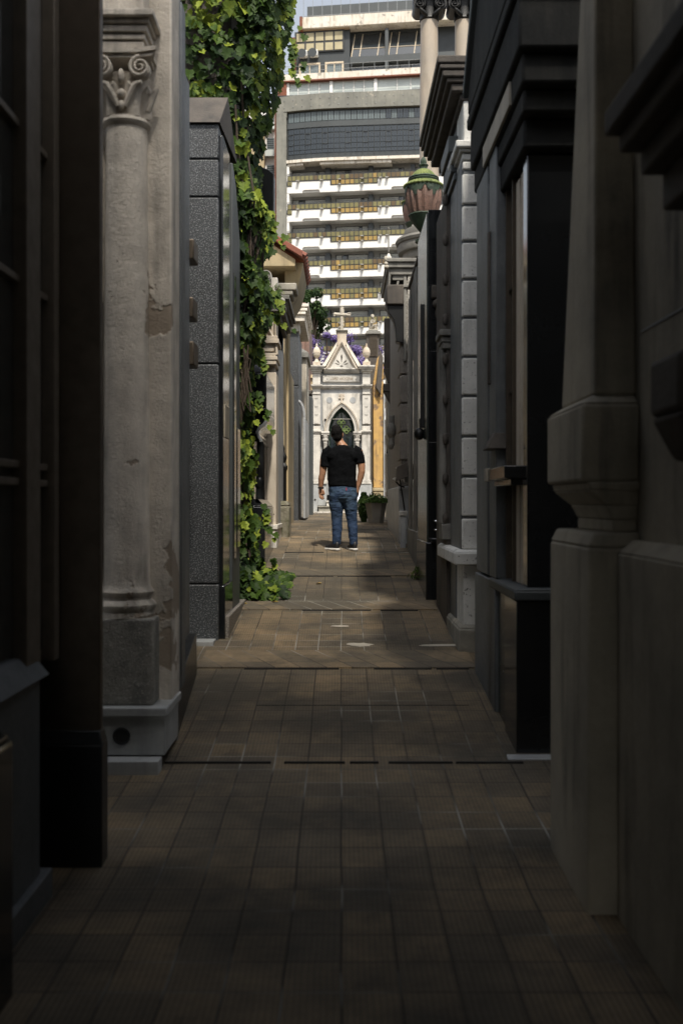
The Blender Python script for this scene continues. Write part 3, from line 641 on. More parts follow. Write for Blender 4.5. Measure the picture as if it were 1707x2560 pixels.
# small dark finial figure above the roof slope
t = thing('roof_finial', 'small dark stone finial standing above the slope of the red tile roof', 'finial', (X(668,20), 20, 5.95))
b = B(); fx, fz = X(664,20), Z(612,20)
b.lathe([(.10,0),(.10,.1),(.05,.14),(.07,.2),(.10,.26),(.04,.34),(.02,.4)], (X(672,20),20,Z(622,20)), 14).box(X(664,20), X(678,20), 19.9, 20.1, Z(607,20), Z(604,20))
b.build('finial_stone', M['greystone'], t)

# ================================================================== RIGHT ROW
# ---- R1 near pier tomb
t = thing('limestone_tomb', 'near dim limestone tomb with tapering pilasters filling the right edge', 'tomb', (1.2, 4.8, 0))
b = B().box(1.2, 5, 0.4, 4.98, 0, 5.6); b.build('body', M['dimstone'], t)
def pilaster(y0, y1):
    b = B().box(.985, 1.2, y0-.02, y1+.02, -.05, 1.47).frust(.985,1.2,y0-.02,y1+.02,1.47,1.01,1.2,y0,y1,1.53); b.build('pedestal', M['dimstone'], t, bevel=.012)
    ym = (y0+y1)/2; b = B()
    for za, zb, pa, pb in ((1.53,1.58,.10,.10),(1.58,1.64,.10,.13),(1.64,1.70,.13,.20),(1.70,1.735,.20,.21)):
        wa, wb = .62+pa, .62+pb
        b.frust(1.2-pa, 1.2, ym-(y1-y0)/2*wa/.82, ym+(y1-y0)/2*wa/.82, za, 1.2-pb, 1.2, ym-(y1-y0)/2*wb/.82, ym+(y1-y0)/2*wb/.82, zb)
    b.build('console', M['dimstone'], t, bevel=.008)
    b = B().box(.966, 1.2, y0, y1, 1.735, 2.05); b.frust(.966,1.2,y0,y1,2.05,1.03,1.2,y0+.06,y1-.06,2.09); b.build('block', M['dimstone'], t, bevel=.015)
    b = B().frust(1.03,1.2,y0+.05,y1-.02,2.09,1.04,1.2,y0+.1,y1-.36,3.9).frust(1.04,1.2,y0+.1,y1-.36,3.9,1.05,1.2,y0+.12,y1-.4,5.6); b.build('pilaster_shaft', M['dimstone'], t, bevel=.012)
pilaster(4.12, 4.82); pilaster(1.9, 2.6)
b = B().box(1.1,1.2,3.0,4.1,-.05,1.45); b.frust(1.1,1.2,3.0,4.1,1.45,1.16,1.2,3.0,4.1,1.5); b.build('dado', M['dimstone'], t, bevel=.01)
b = B()
for x, z0, z1 in ((.84,2.82,2.9),(.88,2.76,2.82),(.94,2.68,2.76),(1.0,2.56,2.68),(1.12,2.44,2.56)): b.box(x, 1.2, 1.2, 3.28-(x-.84)*.5, z0, z1)
b.build('door_cornice', M['brownstone'], t, bevel=.01)
b = B().frust(1.05,1.2,3.0,3.25,1.78,.98,1.2,2.98,3.27,1.92).box(.98,1.2,2.98,3.27,1.92,2.1); b.build('bracket', M['brownstone'], t, bevel=.02)
b = B().box(1.19,1.197,3.55,3.75,.0,.95); b.build('dark_slot', M['groove'], t)
for z in (2.35, 3.05):
    pass
b = B().box(1.196,1.1985,2.9,4.1,2.33,2.338).box(1.196,1.1985,2.9,4.1,3.05,3.058).box(1.196,1.1985,3.3,3.306,2.338,3.05); b.build('masonry_joint', M['marble_grey'], t)

# ---- R2 black glazed tomb
t = thing('black_glazed_tomb', 'black polished tomb with glass side doors and a heavy black entablature on the right', 'tomb', (1.2, 6.3, .1))
b = B().box(1.22, 5, 6.3, 8.2, .05, 5.6); b.build('body', M['black_soft'], t)
b = B().box(1.07, 1.9, 6.27, 6.72, .10, 1.05); b.build('pedestal', M['black'], t, bevel=.008)
b = B().box(1.055, 1.9, 6.25, 7.35, 1.05, 1.11).frust(1.055,1.3,6.25,7.35,1.11,1.1,1.3,6.27,7.3,1.13); b.build('pedestal_cap', M['slate_mid'], t, bevel=.01)
b = B().box(1.137, 1.9, 6.28, 6.42, 1.13, 3.8); b.build('pier', M['black'], t, bevel=.008)
b = B().box(1.0, 1.9, 6.15, 6.4, .05, .115); b.build('step', M['marble_grey'], t, bevel=.008)
b = B().box(1.165, 1.17, 6.42, 7.1, 1.13, 3.8); b.build('glass', M['glass'], t)
b = B()
for y in (6.78, 7.04): b.box(1.13,1.175,y,y+.02,1.13,3.8)
for z in (1.3,2.4,3.1): b.box(1.15,1.175,6.78,7.1,z,z+.015)
b.build('door_frame', M['bronze'], t)
b = B().box(1.148,1.166,6.44,6.56,1.13,3.75).box(1.148,1.166,6.62,6.74,1.13,3.75); b.build('reflection_strip', M['marble_warm'], t, bevel=.004)  # cream strips painted in place of a reflection in the glass
b = B().box(1.0,1.2,6.30,7.08,1.80,1.88).box(1.05,1.2,6.36,7.05,1.76,1.80); b.build('ledge', M['black'], t, bevel=.006)
b = B().box(.985,1.02,7.0,7.09,1.795,1.885); b.build('ledge_end', M['sandstone'], t, bevel=.004)
b = B().box(1.085,1.25,6.74,7.1,.1,1.04); b.build('polished_dado', M['greenblack'], t, bevel=.004)
b = B().box(1.07,1.25,7.1,7.42,1.12,5.2).box(1.085,1.25,7.42,7.52,1.12,5.2).box(1.07,1.25,7.52,8.12,1.12,5.2).box(1.06,1.25,7.1,8.15,.15,1.1); b.build('side_slabs', M['bluegrey'], t, bevel=.008)
b = B().frust(1.0,1.25,7.05,7.3,2.02,1.06,1.25,7.1,7.25,2.14).box(1.05,1.25,7.35,7.4,2.5,3.6); b.build('bracket', M['brownstone'], t, bevel=.01)
b = B()
for x, y0, z0, z1 in ((1.10,6.2,3.8,3.98),(1.08,6.1,3.98,4.12),(1.06,6.02,4.12,4.3),(1.03,5.96,4.3,4.62),(1.0,5.92,4.62,4.72)): b.box(x,3,y0,8.2,z0,z1)
b.build('entablature', M['bronze'] if 0 else M['matblack'], t, bevel=.02)
b = B().box(1.045,1.2,6.4,7.6,4.135,4.285); b.build('frieze', M['sandstone'], t, bevel=.006)
b = B().prism([(5.92,4.72),(8.12,4.72),(8.12,4.85),(7.1,5.75),(5.92,4.85)], 'x', 1.0, 1.6); b.build('pediment', M['matblack'], t, bevel=.015)
b = B().prism([(5.92,4.85),(7.1,5.75),(8.12,4.85),(8.12,4.95),(7.1,5.88),(5.92,4.95)], 'x', .96, 1.7); b.build('raking_cornice', M['slate_mid'], t, bevel=.01)
b = B().frust(1.1,3.2,6.1,8.0,5.2,1.2,3.0,6.4,7.7,5.9); b.build('roof', M['slate_mid'], t, bevel=.05)

# ---- R3 ashlar tomb
t = thing('ashlar_tomb', 'light grey ashlar block tomb with a projecting dark cornice, right side', 'tomb', (1.2, 8.8, .37))
D = 8.8; xq = X(1061,D)
b = B().box(xq+.015, 5, D+.02, 10.6, .3, 5.2); b.build('body', M['bluegrey'], t)
b = B(); ys = [1263,1187,1093,1001,908,818,728,640,553,469,395]
for a, c in zip(ys, ys[1:]): b.box(xq, 1.6, D, D+.07, Z(a,D)+.008, Z(c,D)-.016)
b.box(xq+.004,1.6,D+.004,D+.07,Z(370,D),Z(388,D)).box(xq,1.6,D,D+.5,Z(367,D),Z(352,D)).box(xq+.01,1.6,D,D+.5,Z(325,D),Z(222,D))
b.build('quoins', M['ashlar'], t, bevel=.012)
b = B().box(xq-.03,1.6,D-.03,D+.6,Z(350,D),Z(343,D)).box(xq-.06,1.6,D-.06,D+.62,Z(343,D),Z(326,D)); b.build('necking', M['ashlar'], t, bevel=.015)
b = B().box(xq-.004,1.25,D+.075,9.72,Z(1263,D),Z(367,D)); b.build('side_slabs', M['bluegrey'], t, bevel=.01)
b = B()
for pr, z0, z1 in ((.02,Z(232,D),Z(215,D)),(.10,Z(215,D),Z(197,D)),(.14,Z(197,D),Z(186,D)),(.18,Z(186,D),Z(170,D)),(.205,Z(170,D),Z(158,D)),(.225,Z(158,D),Z(140,D))): b.box(xq-pr,2.5,D-pr*.55,10.75,z0,z1)
b.build('cornice', M['brownstone'], t, bevel=.012)
b = B()
for pr, z0, z1 in ((.05,4.55,4.62),(.09,4.62,4.80),(.13,4.80,4.95)): b.box(xq-pr*.6,2.5,D+.4,9.9,z0,z1)
b.build('architrave', M['slate_mid'], t, bevel=.012)
b = B().prism([(X(1015,D),Z(1263,D)),(xq+.3,Z(1263,D)),(xq+.3,Z(1296,D)),(X(1046,D),Z(1296,D)),(X(1040,D),Z(1288,D)),(X(1040,D),Z(1270,D))], 'y', D-.12, 10.5); b.v[:] = b.v
b = B().box(xq-.075,1.6,D-.10,10.3,Z(1296,D)+.0,Z(1268,D)).frust(xq-.075,1.6,D-.10,10.3,Z(1268,D),xq-.04,1.6,D-.05,10.3,Z(1262,D)); b.build('ledge', M['ashlar'], t, bevel=.012)
b = B().box(xq+.01,1.6,D+.01,D+.5,Z(1438,D),Z(1297,D)); b.build('dado', M['ashlar'], t, bevel=.01)
b = B().box(xq+.0,1.25,D+.5,10.3,.35,Z(1297,D)); b.build('side_dado', M['bluegrey'], t, bevel=.01)
b = B().box(xq-.035,1.6,D-.04,10.4,g(D)-.05,Z(1443,D)); b.frust(xq-.035,1.6,D-.04,10.4,Z(1443,D),xq,1.6,D,10.4,Z(1434,D)); b.build('plinth', M['cement'], t, bevel=.015)
t2 = thing('brown_pilaster_tomb', 'narrow brown weathered pilaster front between the ashlar tomb and the black tomb', 'tomb', (1.05, 9.9, .5))
b = B().box(1.0,1.3,9.78,10.8,.45,4.6); b.build('body', M['brownstone'], t2)
b = B().tube([(.985,9.86,1.45),(.985,9.86,3.12)], .045, 14).tube([(.985,9.98,1.45),(.985,9.98,3.12)], .045, 14).box(.955,1.1,9.76,10.1,1.3,1.45).box(.96,1.1,9.76,10.1,3.12,3.18).box(.93,1.1,9.72,10.15,3.24,3.30).box(.95,1.1,9.75,10.1,3.18,3.24); b.build('twin_colonnette', M['greystone'], t2, bevel=.008)
for k in range(9): b = B().ell((.99, 9.78, 1.5+k*.38), (.03,.03,.06), 8, 6); b.build('carved_boss', M['brownstone'], t2)

# ---- R4 black-green tomb
t = thing('green_black_tomb', 'narrow polished green black tomb with chrome edged steps, under the big urn', 'tomb', (1.0, 11.1, .6))
D = 11.1
b = B().box(.925, 3, D+.03, 12.4, .5, 4.80); b.build('body', M['greenblack'], t)
b = B(); zz = [.62,1.27,2.31,3.3,4.0,4.83]
for a, c in zip(zz, zz[1:]): b.box(.94,1.3,D,D+.04,a+.003,c-.003)
b.build('front_slabs', M['black'], t, bevel=.003)
b = B().box(.91,1.3,D-.04,12.4,.5,1.22).box(.96,1.3,D-.09,D,1.22,1.27); b.build('plinth', M['black'], t, bevel=.01)
b = B()
for y_, w_ in ((1216,.10),(1242,.09),(1196,.07),(1084,.05),(1068,.05),(1052,.05)): b = B().box(1.0 if y_ > 1150 else 1.03,1.09,D-w_,D-w_+.05,Z(y_,D)-.012,Z(y_,D)+.006); b.build('polished_edge', M['chrome'], t, bevel=.005)
b = B().box(.97,1.3,D-.07,D,3.86,4.0).ell((1.04,D-.05,3.80),(.06,.06,.05)).ell((1.06,D-.03,3.7),(.05,.04,.09)).box(1.0,1.12,D-.06,D,3.92,3.96); b.build('scroll_capital', M['brownstone'], t, bevel=.01)
b = B().box(.895,.93,11.6,11.66,2.6,3.9).box(.88,.93,11.55,11.7,2.5,2.6).ell((.88,11.6,2.43),(.06,.06,.07)); b.build('lantern_bracket', M['iron'], t)

# ---- R5
t = thing('grey_slab_tomb', 'grey streaked slab tomb below the twin urns', 'tomb', (1.0, 12.6, .75))
b = B().box(.99, 3.2, 12.5, 14.9, .6, 4.75); b.build('body', M['slate_mid'], t)
b = B().box(.97,.99,12.62,13.1,.75,4.6).box(.965,.99,13.3,13.75,.75,4.72).box(.97,.99,14.5,14.88,.75,4.6); b.build('pilaster', M['greystone'], t, bevel=.01)
b = B().box(.98,.99,13.8,14.1,1.2,3.6); b.build('door', M['black'], t)
b = B().box(.96,3.2,12.45,14.92,4.75,4.80); b.build('coping', M['brownstone'], t, bevel=.015)
b = B().box(.955,1.2,13.0,14.9,.6,1.28); b.build('plinth', M['greystone'], t, bevel=.012)

# ---- urns
def urn(x, y, z, label, s=1):
    u = thing('stone_urn', label, 'urn', (x, y, z), 'twin pink urns with green lids')
    b = B().lathe([(.03,.10),(.05,.14),(.10,.2),(.15,.26),(.185,.33),(.195,.345),(.19,.36)], (x,y,z), 40, .03, 14)
    b.lathe([(.11,0),(.11,.03),(.06,.05),(.035,.1),(.045,.12)], (x,y,z), 24); b.build('foot', M['verdigris'], u)
    b = B().lathe([(.17,.36),(.195,.42),(.222,.52),(.232,.60),(.225,.68)], (x,y,z), 96, .05, 16); b.build('bowl', M['pinkstone'], u)
    b = B()
    prof = [(.232,.60),(.236,.66),(.235,.70)]
    n = 72; vs = []; fs = []
    for k in range(n):     # scalloped skirt of leaves round the bowl
        a = 2*math.pi*k/n; dip = .055+.05*math.cos(a*6)+.02*math.cos(a*18)
        for r, zz_ in ((.238,.70-dip-.02),(.244,.70-dip*.5),(.242,.71),(.215,.71)): vs.append((x+r*math.cos(a), y+r*math.sin(a), z+zz_))
    for k in range(n):
        k2 = (k+1) % n
        for j in range(3): fs.append((k*4+j, k2*4+j, k2*4+j+1, k*4+j+1))
    b.add(vs, fs); b.build('leaf_skirt', M['verdigris'], u)
    b = B().lathe([(.2,.705),(.252,.712),(.26,.725),(.25,.74),(.215,.765),(.20,.775)], (x,y,z), 96, .035, 30); b.build('lid_rim', M['limegreen'], u)
    b = B().lathe([(.195,.775),(.2,.79),(.205,.80),(.19,.815),(.2,.825),(.19,.84)], (x,y,z), 40); b.build('lid_band', M['verdigris'], u)
    b = B().lathe([(.165,.835),(.155,.86),(.125,.90),(.085,.935),(.05,.95)], (x,y,z), 96, .03, 24); b.build('lid_dome', M['limegreen'], u)
    b = B().lathe([(.052,.945),(.045,.96),(.05,.985),(.062,1.0),(.06,1.01),(.035,1.02),(.04,1.05),(.03,1.085),(.012,1.11)], (x,y,z), 24, .06, 8); b.build('lid_knob', M['verdigris'], u)
    return u
urn(X(972,13.3), 13.3, 5.03, 'large pink fluted urn with a lime green lid, in front of the cream column', 1)
u2 = urn(X(954,18.7), 18.7, 6.40, 'second pink urn, partly hidden behind the larger urn', 1)
b = B().box(X(942,18.7),X(966,18.7),18.6,18.8,5.1,6.34).box(X(939,18.7),X(969,18.7),18.56,18.84,6.34,6.40); single(b, 'urn_pedestal', M['greystone'], 'slim grey stone pedestal under the second, farther pink urn', 'pedestal', (X(954,18.7),18.7,5.15), bevel=.01)
# ---- domed monument with columns behind the urns
t = thing('columned_monument', 'tall monument with cream round columns and dark scrolled capitals, rising behind the right row', 'monument', (1.5, 16.5, 1.1))
D = 16.6
x0 = X(985,D); x1 = X(1064,D)
b = B().box(x0-.3, 4, D-.25, 20, 1.1, 6.1); b.build('body', M['greystone'], t, bevel=.02)
b = B()
for pr, z0, z1 in ((.04,5.35,5.55),(.12,5.55,5.68),(.2,5.68,5.82),(.23,5.82,5.9),(.1,5.9,6.05)): b.lathe([(.42+pr,0),(.44+pr,(z1-z0)/2),(.42+pr,z1-z0)], (x0+.12,D,z0), 36)
b.build('drum_moulding', M['greystone'], t, bevel=.0)
b = B().box(x0-.24,x0+.6,D-.24,D+.8,6.05,6.3); b.build('column_pedestal', M['granite_grey'], t, bevel=.02)
for xc in (x0, x1, x1+.75):
    b = B().lathe([(.19,6.25),(.2,6.3),(.17,6.34),(.158,6.4),(.155,7.6),(.14,9.45)], (xc,D,0), 36); b.build('column', M['creamcol'], t)
    b = B().lathe([(.14,9.44),(.16,9.46),(.15,9.49),(.17,9.74)], (xc,D,0), 24)
    for s in (-1,1):
        b.tube([(xc+s*.17,D-.2,9.66),(xc+s*.17,D+.2,9.66)], .10, 18); b.spiral((xc+s*.17,9.66), .09, 2, .012, D-.23, D-.2, side=s, start=math.pi/2)
        b.tube([(xc+s*.05,D-.15,9.48),(xc+s*.11,D-.19,9.52),(xc+s*.17,D-.2,9.58)], [.03,.035,.02], 8)
    b.box(xc-.26,xc+.26,D-.24,D+.24,9.76,9.86); b.build('capital', M['iron'], t, bevel=.008)
b = B().box(x0-.22,4,D-.22,D+.3,9.86,10.1).box(x0-.27,4,D-.27,D+.35,10.1,10.6); b.build('entablature', M['brownstone'], t, bevel=.02)

# ---- R6 granite quoined tomb
t = thing('quoined_tomb', 'brown grey granite block tomb with a projecting console cornice, right of the path', 'tomb', (1.0, 15.4, 1.05))
D = 15.4
b = B().box(.90, 3.2, D+.04, 19.0, 1.0, 5.15); b.build('body', M['granite_grey'], t)
b = B(); xq = X(918,D)
for k in range(6): b.box(xq,1.2,D,D+.7,2.29+k*.43+.01,2.72+k*.43-.014)
b.build('quoins', M['granite_grey'], t, bevel=.015)
b = B().box(xq+.06,1.3,D-.03,D+.3,3.9,5.15).box(X(935,D),1.35,D-.06,D+.4,2.2,5.2); b.build('speckled_pier', M['granite_light'], t, bevel=.01)
b = B().box(xq-.02,1.3,D-.02,19,1.0,1.9); b.build('base', M['marble_grey'], t, bevel=.02)
b = B().box(X(886,D),1.6,D-.15,17.6,5.24,5.30).box(X(888,D),1.6,D-.12,17.6,5.16,5.24).box(X(893,D),1.6,D-.08,17.4,5.06,5.16); b.build('cornice', M['greystone'], t, bevel=.012)
def zz(y): return Z(y, D)
b = B().box(X(890,D),X(925,D),D-.08,D+.05,zz(622),zz(608)).prism([(X(892,D),zz(622)),(X(897,D),zz(622)),(X(894,D),zz(690)),(X(889,D),zz(690))], 'y', D-.08, D+.05).box(X(926,D),X(932,D),D-.06,D+.05,zz(830),zz(608)).prism([(X(912,D),zz(640)),(X(917,D),zz(640)),(X(907,D),zz(700)),(X(902,D),zz(700))], 'y', D-.04, D+.06)
b.box(X(900,D),X(926,D),D-.05,D+.0,zz(645),zz(622)); b.build('cornice_frame', M['greystone'], t, bevel=.008)
b = B().box(X(892,D),X(926,D),D+.02,D+.06,zz(700),zz(622)); b.build('hollow', M['groove'], t)
b = B().box(X(919,D),X(933,D),D-.05,D+.3,zz(668),zz(662)).box(X(917,D),X(935,D),D-.08,D+.3,zz(662),zz(656)); b.build('quoin_cap', M['greystone'], t, bevel=.006)
b = B().box(X(887,D),.93,D-.10,D+.5,zz(702),zz(656)); b.build('stone_block', M['brownstone'], t, bevel=.02)
b = B().prism([(X(887,D),zz(702)),(.93,zz(702)),(.93,zz(790)),(X(909,D),zz(785)),(X(907,D),zz(755)),(X(903,D),zz(735)),(X(893,D),zz(722)),(X(889,D),zz(712))], 'y', D-.05, D+.2); b.build('console', M['iron'], t, bevel=.01)
b = B().tube([(X(899,17),17,2.6),(X(899,17),17,3.1)], .05, 10).ell((X(898,17),17,2.85),(.08,.1,.14)).ell((X(897,17),17,2.6),(.05,.06,.07)); b.build('carved_ornament', M['greystone'], t)
t_q = t
t = thing('cornice_spire', 'thin pale spire with a square foot on the end of the right hand console cornice', 'finial', (X(892,15.5), 15.5, 5.3))
b = B().box(X(886,15.5),X(898,15.5),15.4,15.6,5.30,5.36).frust(X(887,15.5),X(897,15.5),15.42,15.58,5.36,X(890,15.5),X(894,15.5),15.46,15.54,5.42); b.build('foot', M['marble'], t, bevel=.01)
b = B().tube([(X(892,15.5),15.5,5.45),(X(892,15.5),15.5,5.78)], [.011,.008], 10).ell((X(892,15.5),15.5,5.80),(.013,.013,.025)); b.build('spike', M['greystone'], t)

b = B().ell((X(885,15.2),15.2,5.27),(.025,.03,.045)).ell((X(886,15.2),15.2,5.20),(.03,.03,.03)).box(X(882,15.2),X(892,15.2),15.16,15.26,5.13,5.17); b.build('carved_head', M['sandstone'], t_q, bevel=.01)

# bollard and iron lily stand
t = thing('marble_post', 'short pale marble post beside the right wall, level with the man', 'post', (.9, 15.0, 1.0))
b = B().box(.86,.94,14.95,15.05,g(15)-.02,1.46); b.build('shaft', M['marble_grey'], t, bevel=.008)
b = B().box(.84,.955,14.92,15.08,1.46,1.53); b.build('cap', M['marble'], t, bevel=.01)
t = thing('iron_lily_stand', 'grey iron lily stems leaning against the right wall', 'grave ornament', (.95, 15.2, 1.1))
b = B().tube([(.94,15.15,1.5),(.90,15.15,1.75),(.86,15.12,2.0),(.845,15.12,2.12)], [.012,.012,.011,.01], 8).tube([(.93,15.1,1.88),(.86,15.1,1.90),(.80,15.08,1.96)], .012, 8).ell((.878,15.12,1.84),(.02,.02,.01)); b.build('stem', M['iron'], t)
b = B()
for fx, fz in ((.845,2.14),(.96,2.10),(.80,1.98)):
    for k in range(5):
        a = -1.0+k*.5; b.tube([(fx,15.12,fz),(fx+.035*math.sin(a),15.11,fz+.035*math.cos(a)),(fx+.06*math.sin(a),15.10,fz+.045*math.cos(a))], [.008,.014,.004], 6)
b.build('flower', M['marble'], t)
b = B().box(.925,1.0,15.1,15.3,1.95,2.13).frust(.925,1.0,15.1,15.3,2.13,.945,.99,15.12,15.28,2.17); single(b, 'marble_tablet', M['marble_grey'], 'small grey marble tablet fixed behind the iron lilies', 'tablet', (.96,15.2,1.95), bevel=.006)
b = B().prism([(X(909,14.95),Z(1105,14.95)),(.97,Z(1095,14.95)),(.97,Z(1060,14.95)),(X(912,14.95),Z(1072,14.95))], 'y', 14.95, 15.2); single(b, 'corner_bracket', M['brownstone'], 'brown stone bracket projecting over the iron lilies', 'bracket', (.9,15.0,2.0), bevel=.008)

# ---- R7 further right tombs
t = thing('grey_end_tomb', 'narrow grey tomb with stacked corbels near the right end of the path', 'tomb', (1.0, 19.4, 1.2))
b = B().box(.99, 3, 19.3, 21.7, 1.15, 5.4); b.build('body', M['greystone'], t, bevel=.02)
b = B().box(.81,1.1,19.4,19.6,4.2,5.15).frust(.88,1.1,19.4,19.6,3.93,.80,1.1,19.38,19.65,4.2).box(.79,1.1,19.35,19.6,3.75,3.9).frust(.93,1.1,19.4,19.5,3.5,.80,1.1,19.36,19.6,3.75).box(.93,1.1,19.4,19.5,1.2,3.5); b.build('corbelled_pier', M['brownstone'], t, bevel=.012)
b = B().tube([(.95,19.35,1.6),(.95,19.35,2.8)], .02, 8).ell((.94,19.35,2.85),(.04,.04,.08)).ell((.94,19.35,1.5),(.04,.04,.05)); b.build('iron_ornament', M['iron'], t)
t = thing('beige_end_tomb', 'beige tomb with a scroll bracket, last on the right before the yellow wall', 'tomb', (1.05, 22, 1.25))
b = B().box(1.03, 3, 21.9, 23.9, 1.2, 5.0).box(.95,1.1,21.85,22.1,3.1,5.1); b.build('body', M['sandstone'], t, bevel=.02)
b = B().box(.93,1.1,21.8,22.1,3.0,3.1).frust(1.0,1.1,21.9,22.05,2.7,.94,1.1,21.8,22.1,3.0).tube([(.96,21.85,2.7),(.98,21.85,1.8)], [.04,.03], 10); b.build('scroll_bracket', M['sandstone'], t, bevel=.01)
b = B().box(.975,1.03,22.3,22.8,1.9,2.9); b.build('plaque', M['black'], t, bevel=.004)

# ================================================================== CENTRE TOMB
T0 = 31.7
def tx1(a): return (a-690)*.001685+.005
def tz1(c): return 8.05-.001685*c
def tx2(a): return (a/6.03-93.5)*.01238
def tz2(c): return 4.336-.002053*c
t = thing('gabled_tomb', 'white marble tomb with a pointed door arch, steep gable and cross, closing the path', 'tomb', (0, T0, 1.345))
def bx(b, a0, a1, c0, c1, y0, y1, z=1):
    fx, fz = (tx1, tz1) if z == 1 else (tx2, tz2)
    return b.box(fx(a0), fx(a1), T0+y0, T0+y1, fz(c1), fz(c0))
b = B(); b.box(-.88, .86, T0+.5, T0+3, 1.3, 5.86); b.build('body', M['marble_grey'], t)
b = B(); bx(b,80,205,1025,1458,-.02,.5,2); bx(b,205,340,1025,1350,-.01,.5,2); b.build('base', M['marble_pale'], t, bevel=.008)
b = B(); bx(b,850,1020,1025,1458,-.02,.5,2); bx(b,790,850,1025,1350,-.01,.5,2); b.build('base', M['marble_pale'], t, bevel=.008)
b = B().tube([(tx2(167),T0-.03,tz2(1262)),(tx2(167),T0+.1,tz2(1262))], .03, 16); b.build('vent_hole', M['groove'], t)
# wall plate with pointed opening
def arch(xc, hw, zs, za, zb, n=14):
    """pointed arch outline from bottom right, over the apex, to bottom left"""
    h = za-zs; r = (hw*hw+h*h)/(2*hw); pts = [(xc+hw, zb), (xc+hw, zs)]
    a1 = math.atan2(h, -(hw-r)) if r > hw else math.pi/2
    a1 = math.acos((r-hw)/r)
    for i in range(1, n+1):
        a = a1*i/n; pts.append((xc+hw-r+r*math.cos(a), zs+r*math.sin(a)))
    left = [(2*xc-p[0], p[1]) for p in reversed(pts[:-1])]
    return pts+left
xc = tx1(690); zs = tz2(235)
outer = [(-.87,1.9),(-.87,5.66),(.87,5.66),(.87,1.9)]
opening = arch(xc, .40, zs, tz1(2035), 1.95)
plate(outer, [opening], T0+.16, T0+.42, 'wall', M['marble_grey'], t)
b = B(); bx(b,345,1025,1780,2180,.12,.17); pl = plate([(tx1(345),tz1(1780)),(tx1(1025),tz1(1780)),(tx1(1025),tz1(2250)),(tx1(345),tz1(2250))],
      [[(p[0],p[1]) for p in arch(xc, .545, zs, tz1(1935), tz1(2249.5))]], T0+.11, T0+.155, 'spandrel', M['marble'], t)
o_ = arch(xc, .515, zs, tz1(1960), zs-.001); i_ = arch(xc, .405, zs, tz1(2030), zs-.001)
def band(b, A, Bp, y0, y1):
    n = len(A); vs = [(p[0],T0+y0,p[1]) for p in A]+[(p[0],T0+y0,p[1]) for p in Bp]+[(p[0],T0+y1,p[1]) for p in A]+[(p[0],T0+y1,p[1]) for p in Bp]
    fs = []
    for i in range(n-1): fs += [(i,i+1,n+i+1,n+i),(2*n+i,3*n+i,3*n+i+1,2*n+i+1),(i,2*n+i,2*n+i+1,i+1),(n+i,n+i+1,3*n+i+1,3*n+i)]
    return b.add(vs, fs)
b = B(); band(b, o_, i_, .05, .3); m_ = arch(xc, .485, zs, tz1(1985), zs-.001); band(b, m_, arch(xc,.46,zs,tz1(2000),zs-.001), .035, .3); b.build('arch_moulding', M['marble'], t)
b = B(); band(b, arch(xc,.53,zs,tz1(1945),zs+.28)[1:-1], arch(xc,.505,zs,tz1(1962),zs+.28)[1:-1], .0, .14); b.build('hood_mould', M['marble_warm'], t)
# crossing at the apex
b = B(); bx(b,672,708,1790,1950,.06,.16); bx(b,632,735,1855,1880,.07,.16); bx(b,640,665,1795,1840,.1,.16); bx(b,715,740,1795,1840,.1,.16); b.build('apex_cross', M['marble_warm'], t, bevel=.006)
for a in (466, 896):
    b = B().tube([(tx1(a),T0+.1,tz1(1905)),(tx1(a),T0+.17,tz1(1905))], .094, 32); b.build('roundel', M['marble_grey'], t)
# pilasters
for (a0,a1,p0,p1,e0,e1) in ((120,245,155,300,110,260),(870,995,1070,1215,855,1010)):
    b = B(); bx(b,a0,a1,262,985,.0,.4,2); bx(b,a0-10,a1+10,965,1000,-.02,.4,2); bx(b,a0-22,a1+20,1000,1025,-.04,.4,2); bx(b,a0,a1,150,215,.0,.4,2)
    bx(b,p0,p1,1800,2352,.0,.4); bx(b,p0+3,p1-3,1690,1790,-.005,.4); bx(b,p0,p1,1425,1620,-.01,.4); b.build('pilaster', M['marble'], t, bevel=.008)
    b = B(); bx(b,e0,e1,215,238,-.06,.4,2); bx(b,e0+8,e1-8,238,262,-.03,.4,2); bx(b,p0-8,p1+8,1788,1800,-.03,.4); bx(b,p0-8,p1+8,1800,1812,-.015,.4); b.build('pilaster_cap', M['marble'], t, bevel=.006)
    b = B()
    for c in (1880, 2030, 2180, 2340): 
        cxx = (p0+p1)/2; bx(b,cxx-25,cxx+25,c,c+7,-.012,.0); bx(b,cxx-25,cxx-19,c-14,c,-.012,.0); bx(b,cxx+19,cxx+25,c-14,c,-.012,.0)
    b.build('carved_mark', M['greystone'], t)
for s_, ax in ((-1, 320), (1, 800)):
    xcc = tx2(ax)
    b = B().lathe([(.085,2.24),(.085,2.3),(.07,2.34),(.062,2.38),(.062,3.48),(.07,3.5),(.06,3.52)], (xcc,T0+.02,0), 24); b.build('colonnette', M['marble'], t)
    b = B().lathe([(.062,3.52),(.07,3.6),(.085,3.68),(.09,3.76)], (xcc,T0+.02,0), 24)
    for k in range(8):
        a = k*math.pi/4; b.ell((xcc+.075*math.cos(a),T0+.02+.075*math.sin(a),3.60),(.02,.02,.035),8,6); b.ell((xcc+.085*math.cos(a+.4),T0+.02+.085*math.sin(a+.4),3.71),(.024,.024,.03),8,6)
    b.build('colonnette_capital', M['marble'], t)
    b = B(); bx(b,ax-60,ax+62,262,285,-.08,.4,2); bx(b,ax-62,ax+62,232,262,-.1,.4,2); bx(b,ax-50,ax+50,285,1025,.16,.4,2); b.build('impost', M['marble'], t, bevel=.006)
b = B().box(-.50,.49,T0-.05,T0+.35,1.9,2.24); b.v = [p for p in b.v]; 
b = B()   # entablature bands
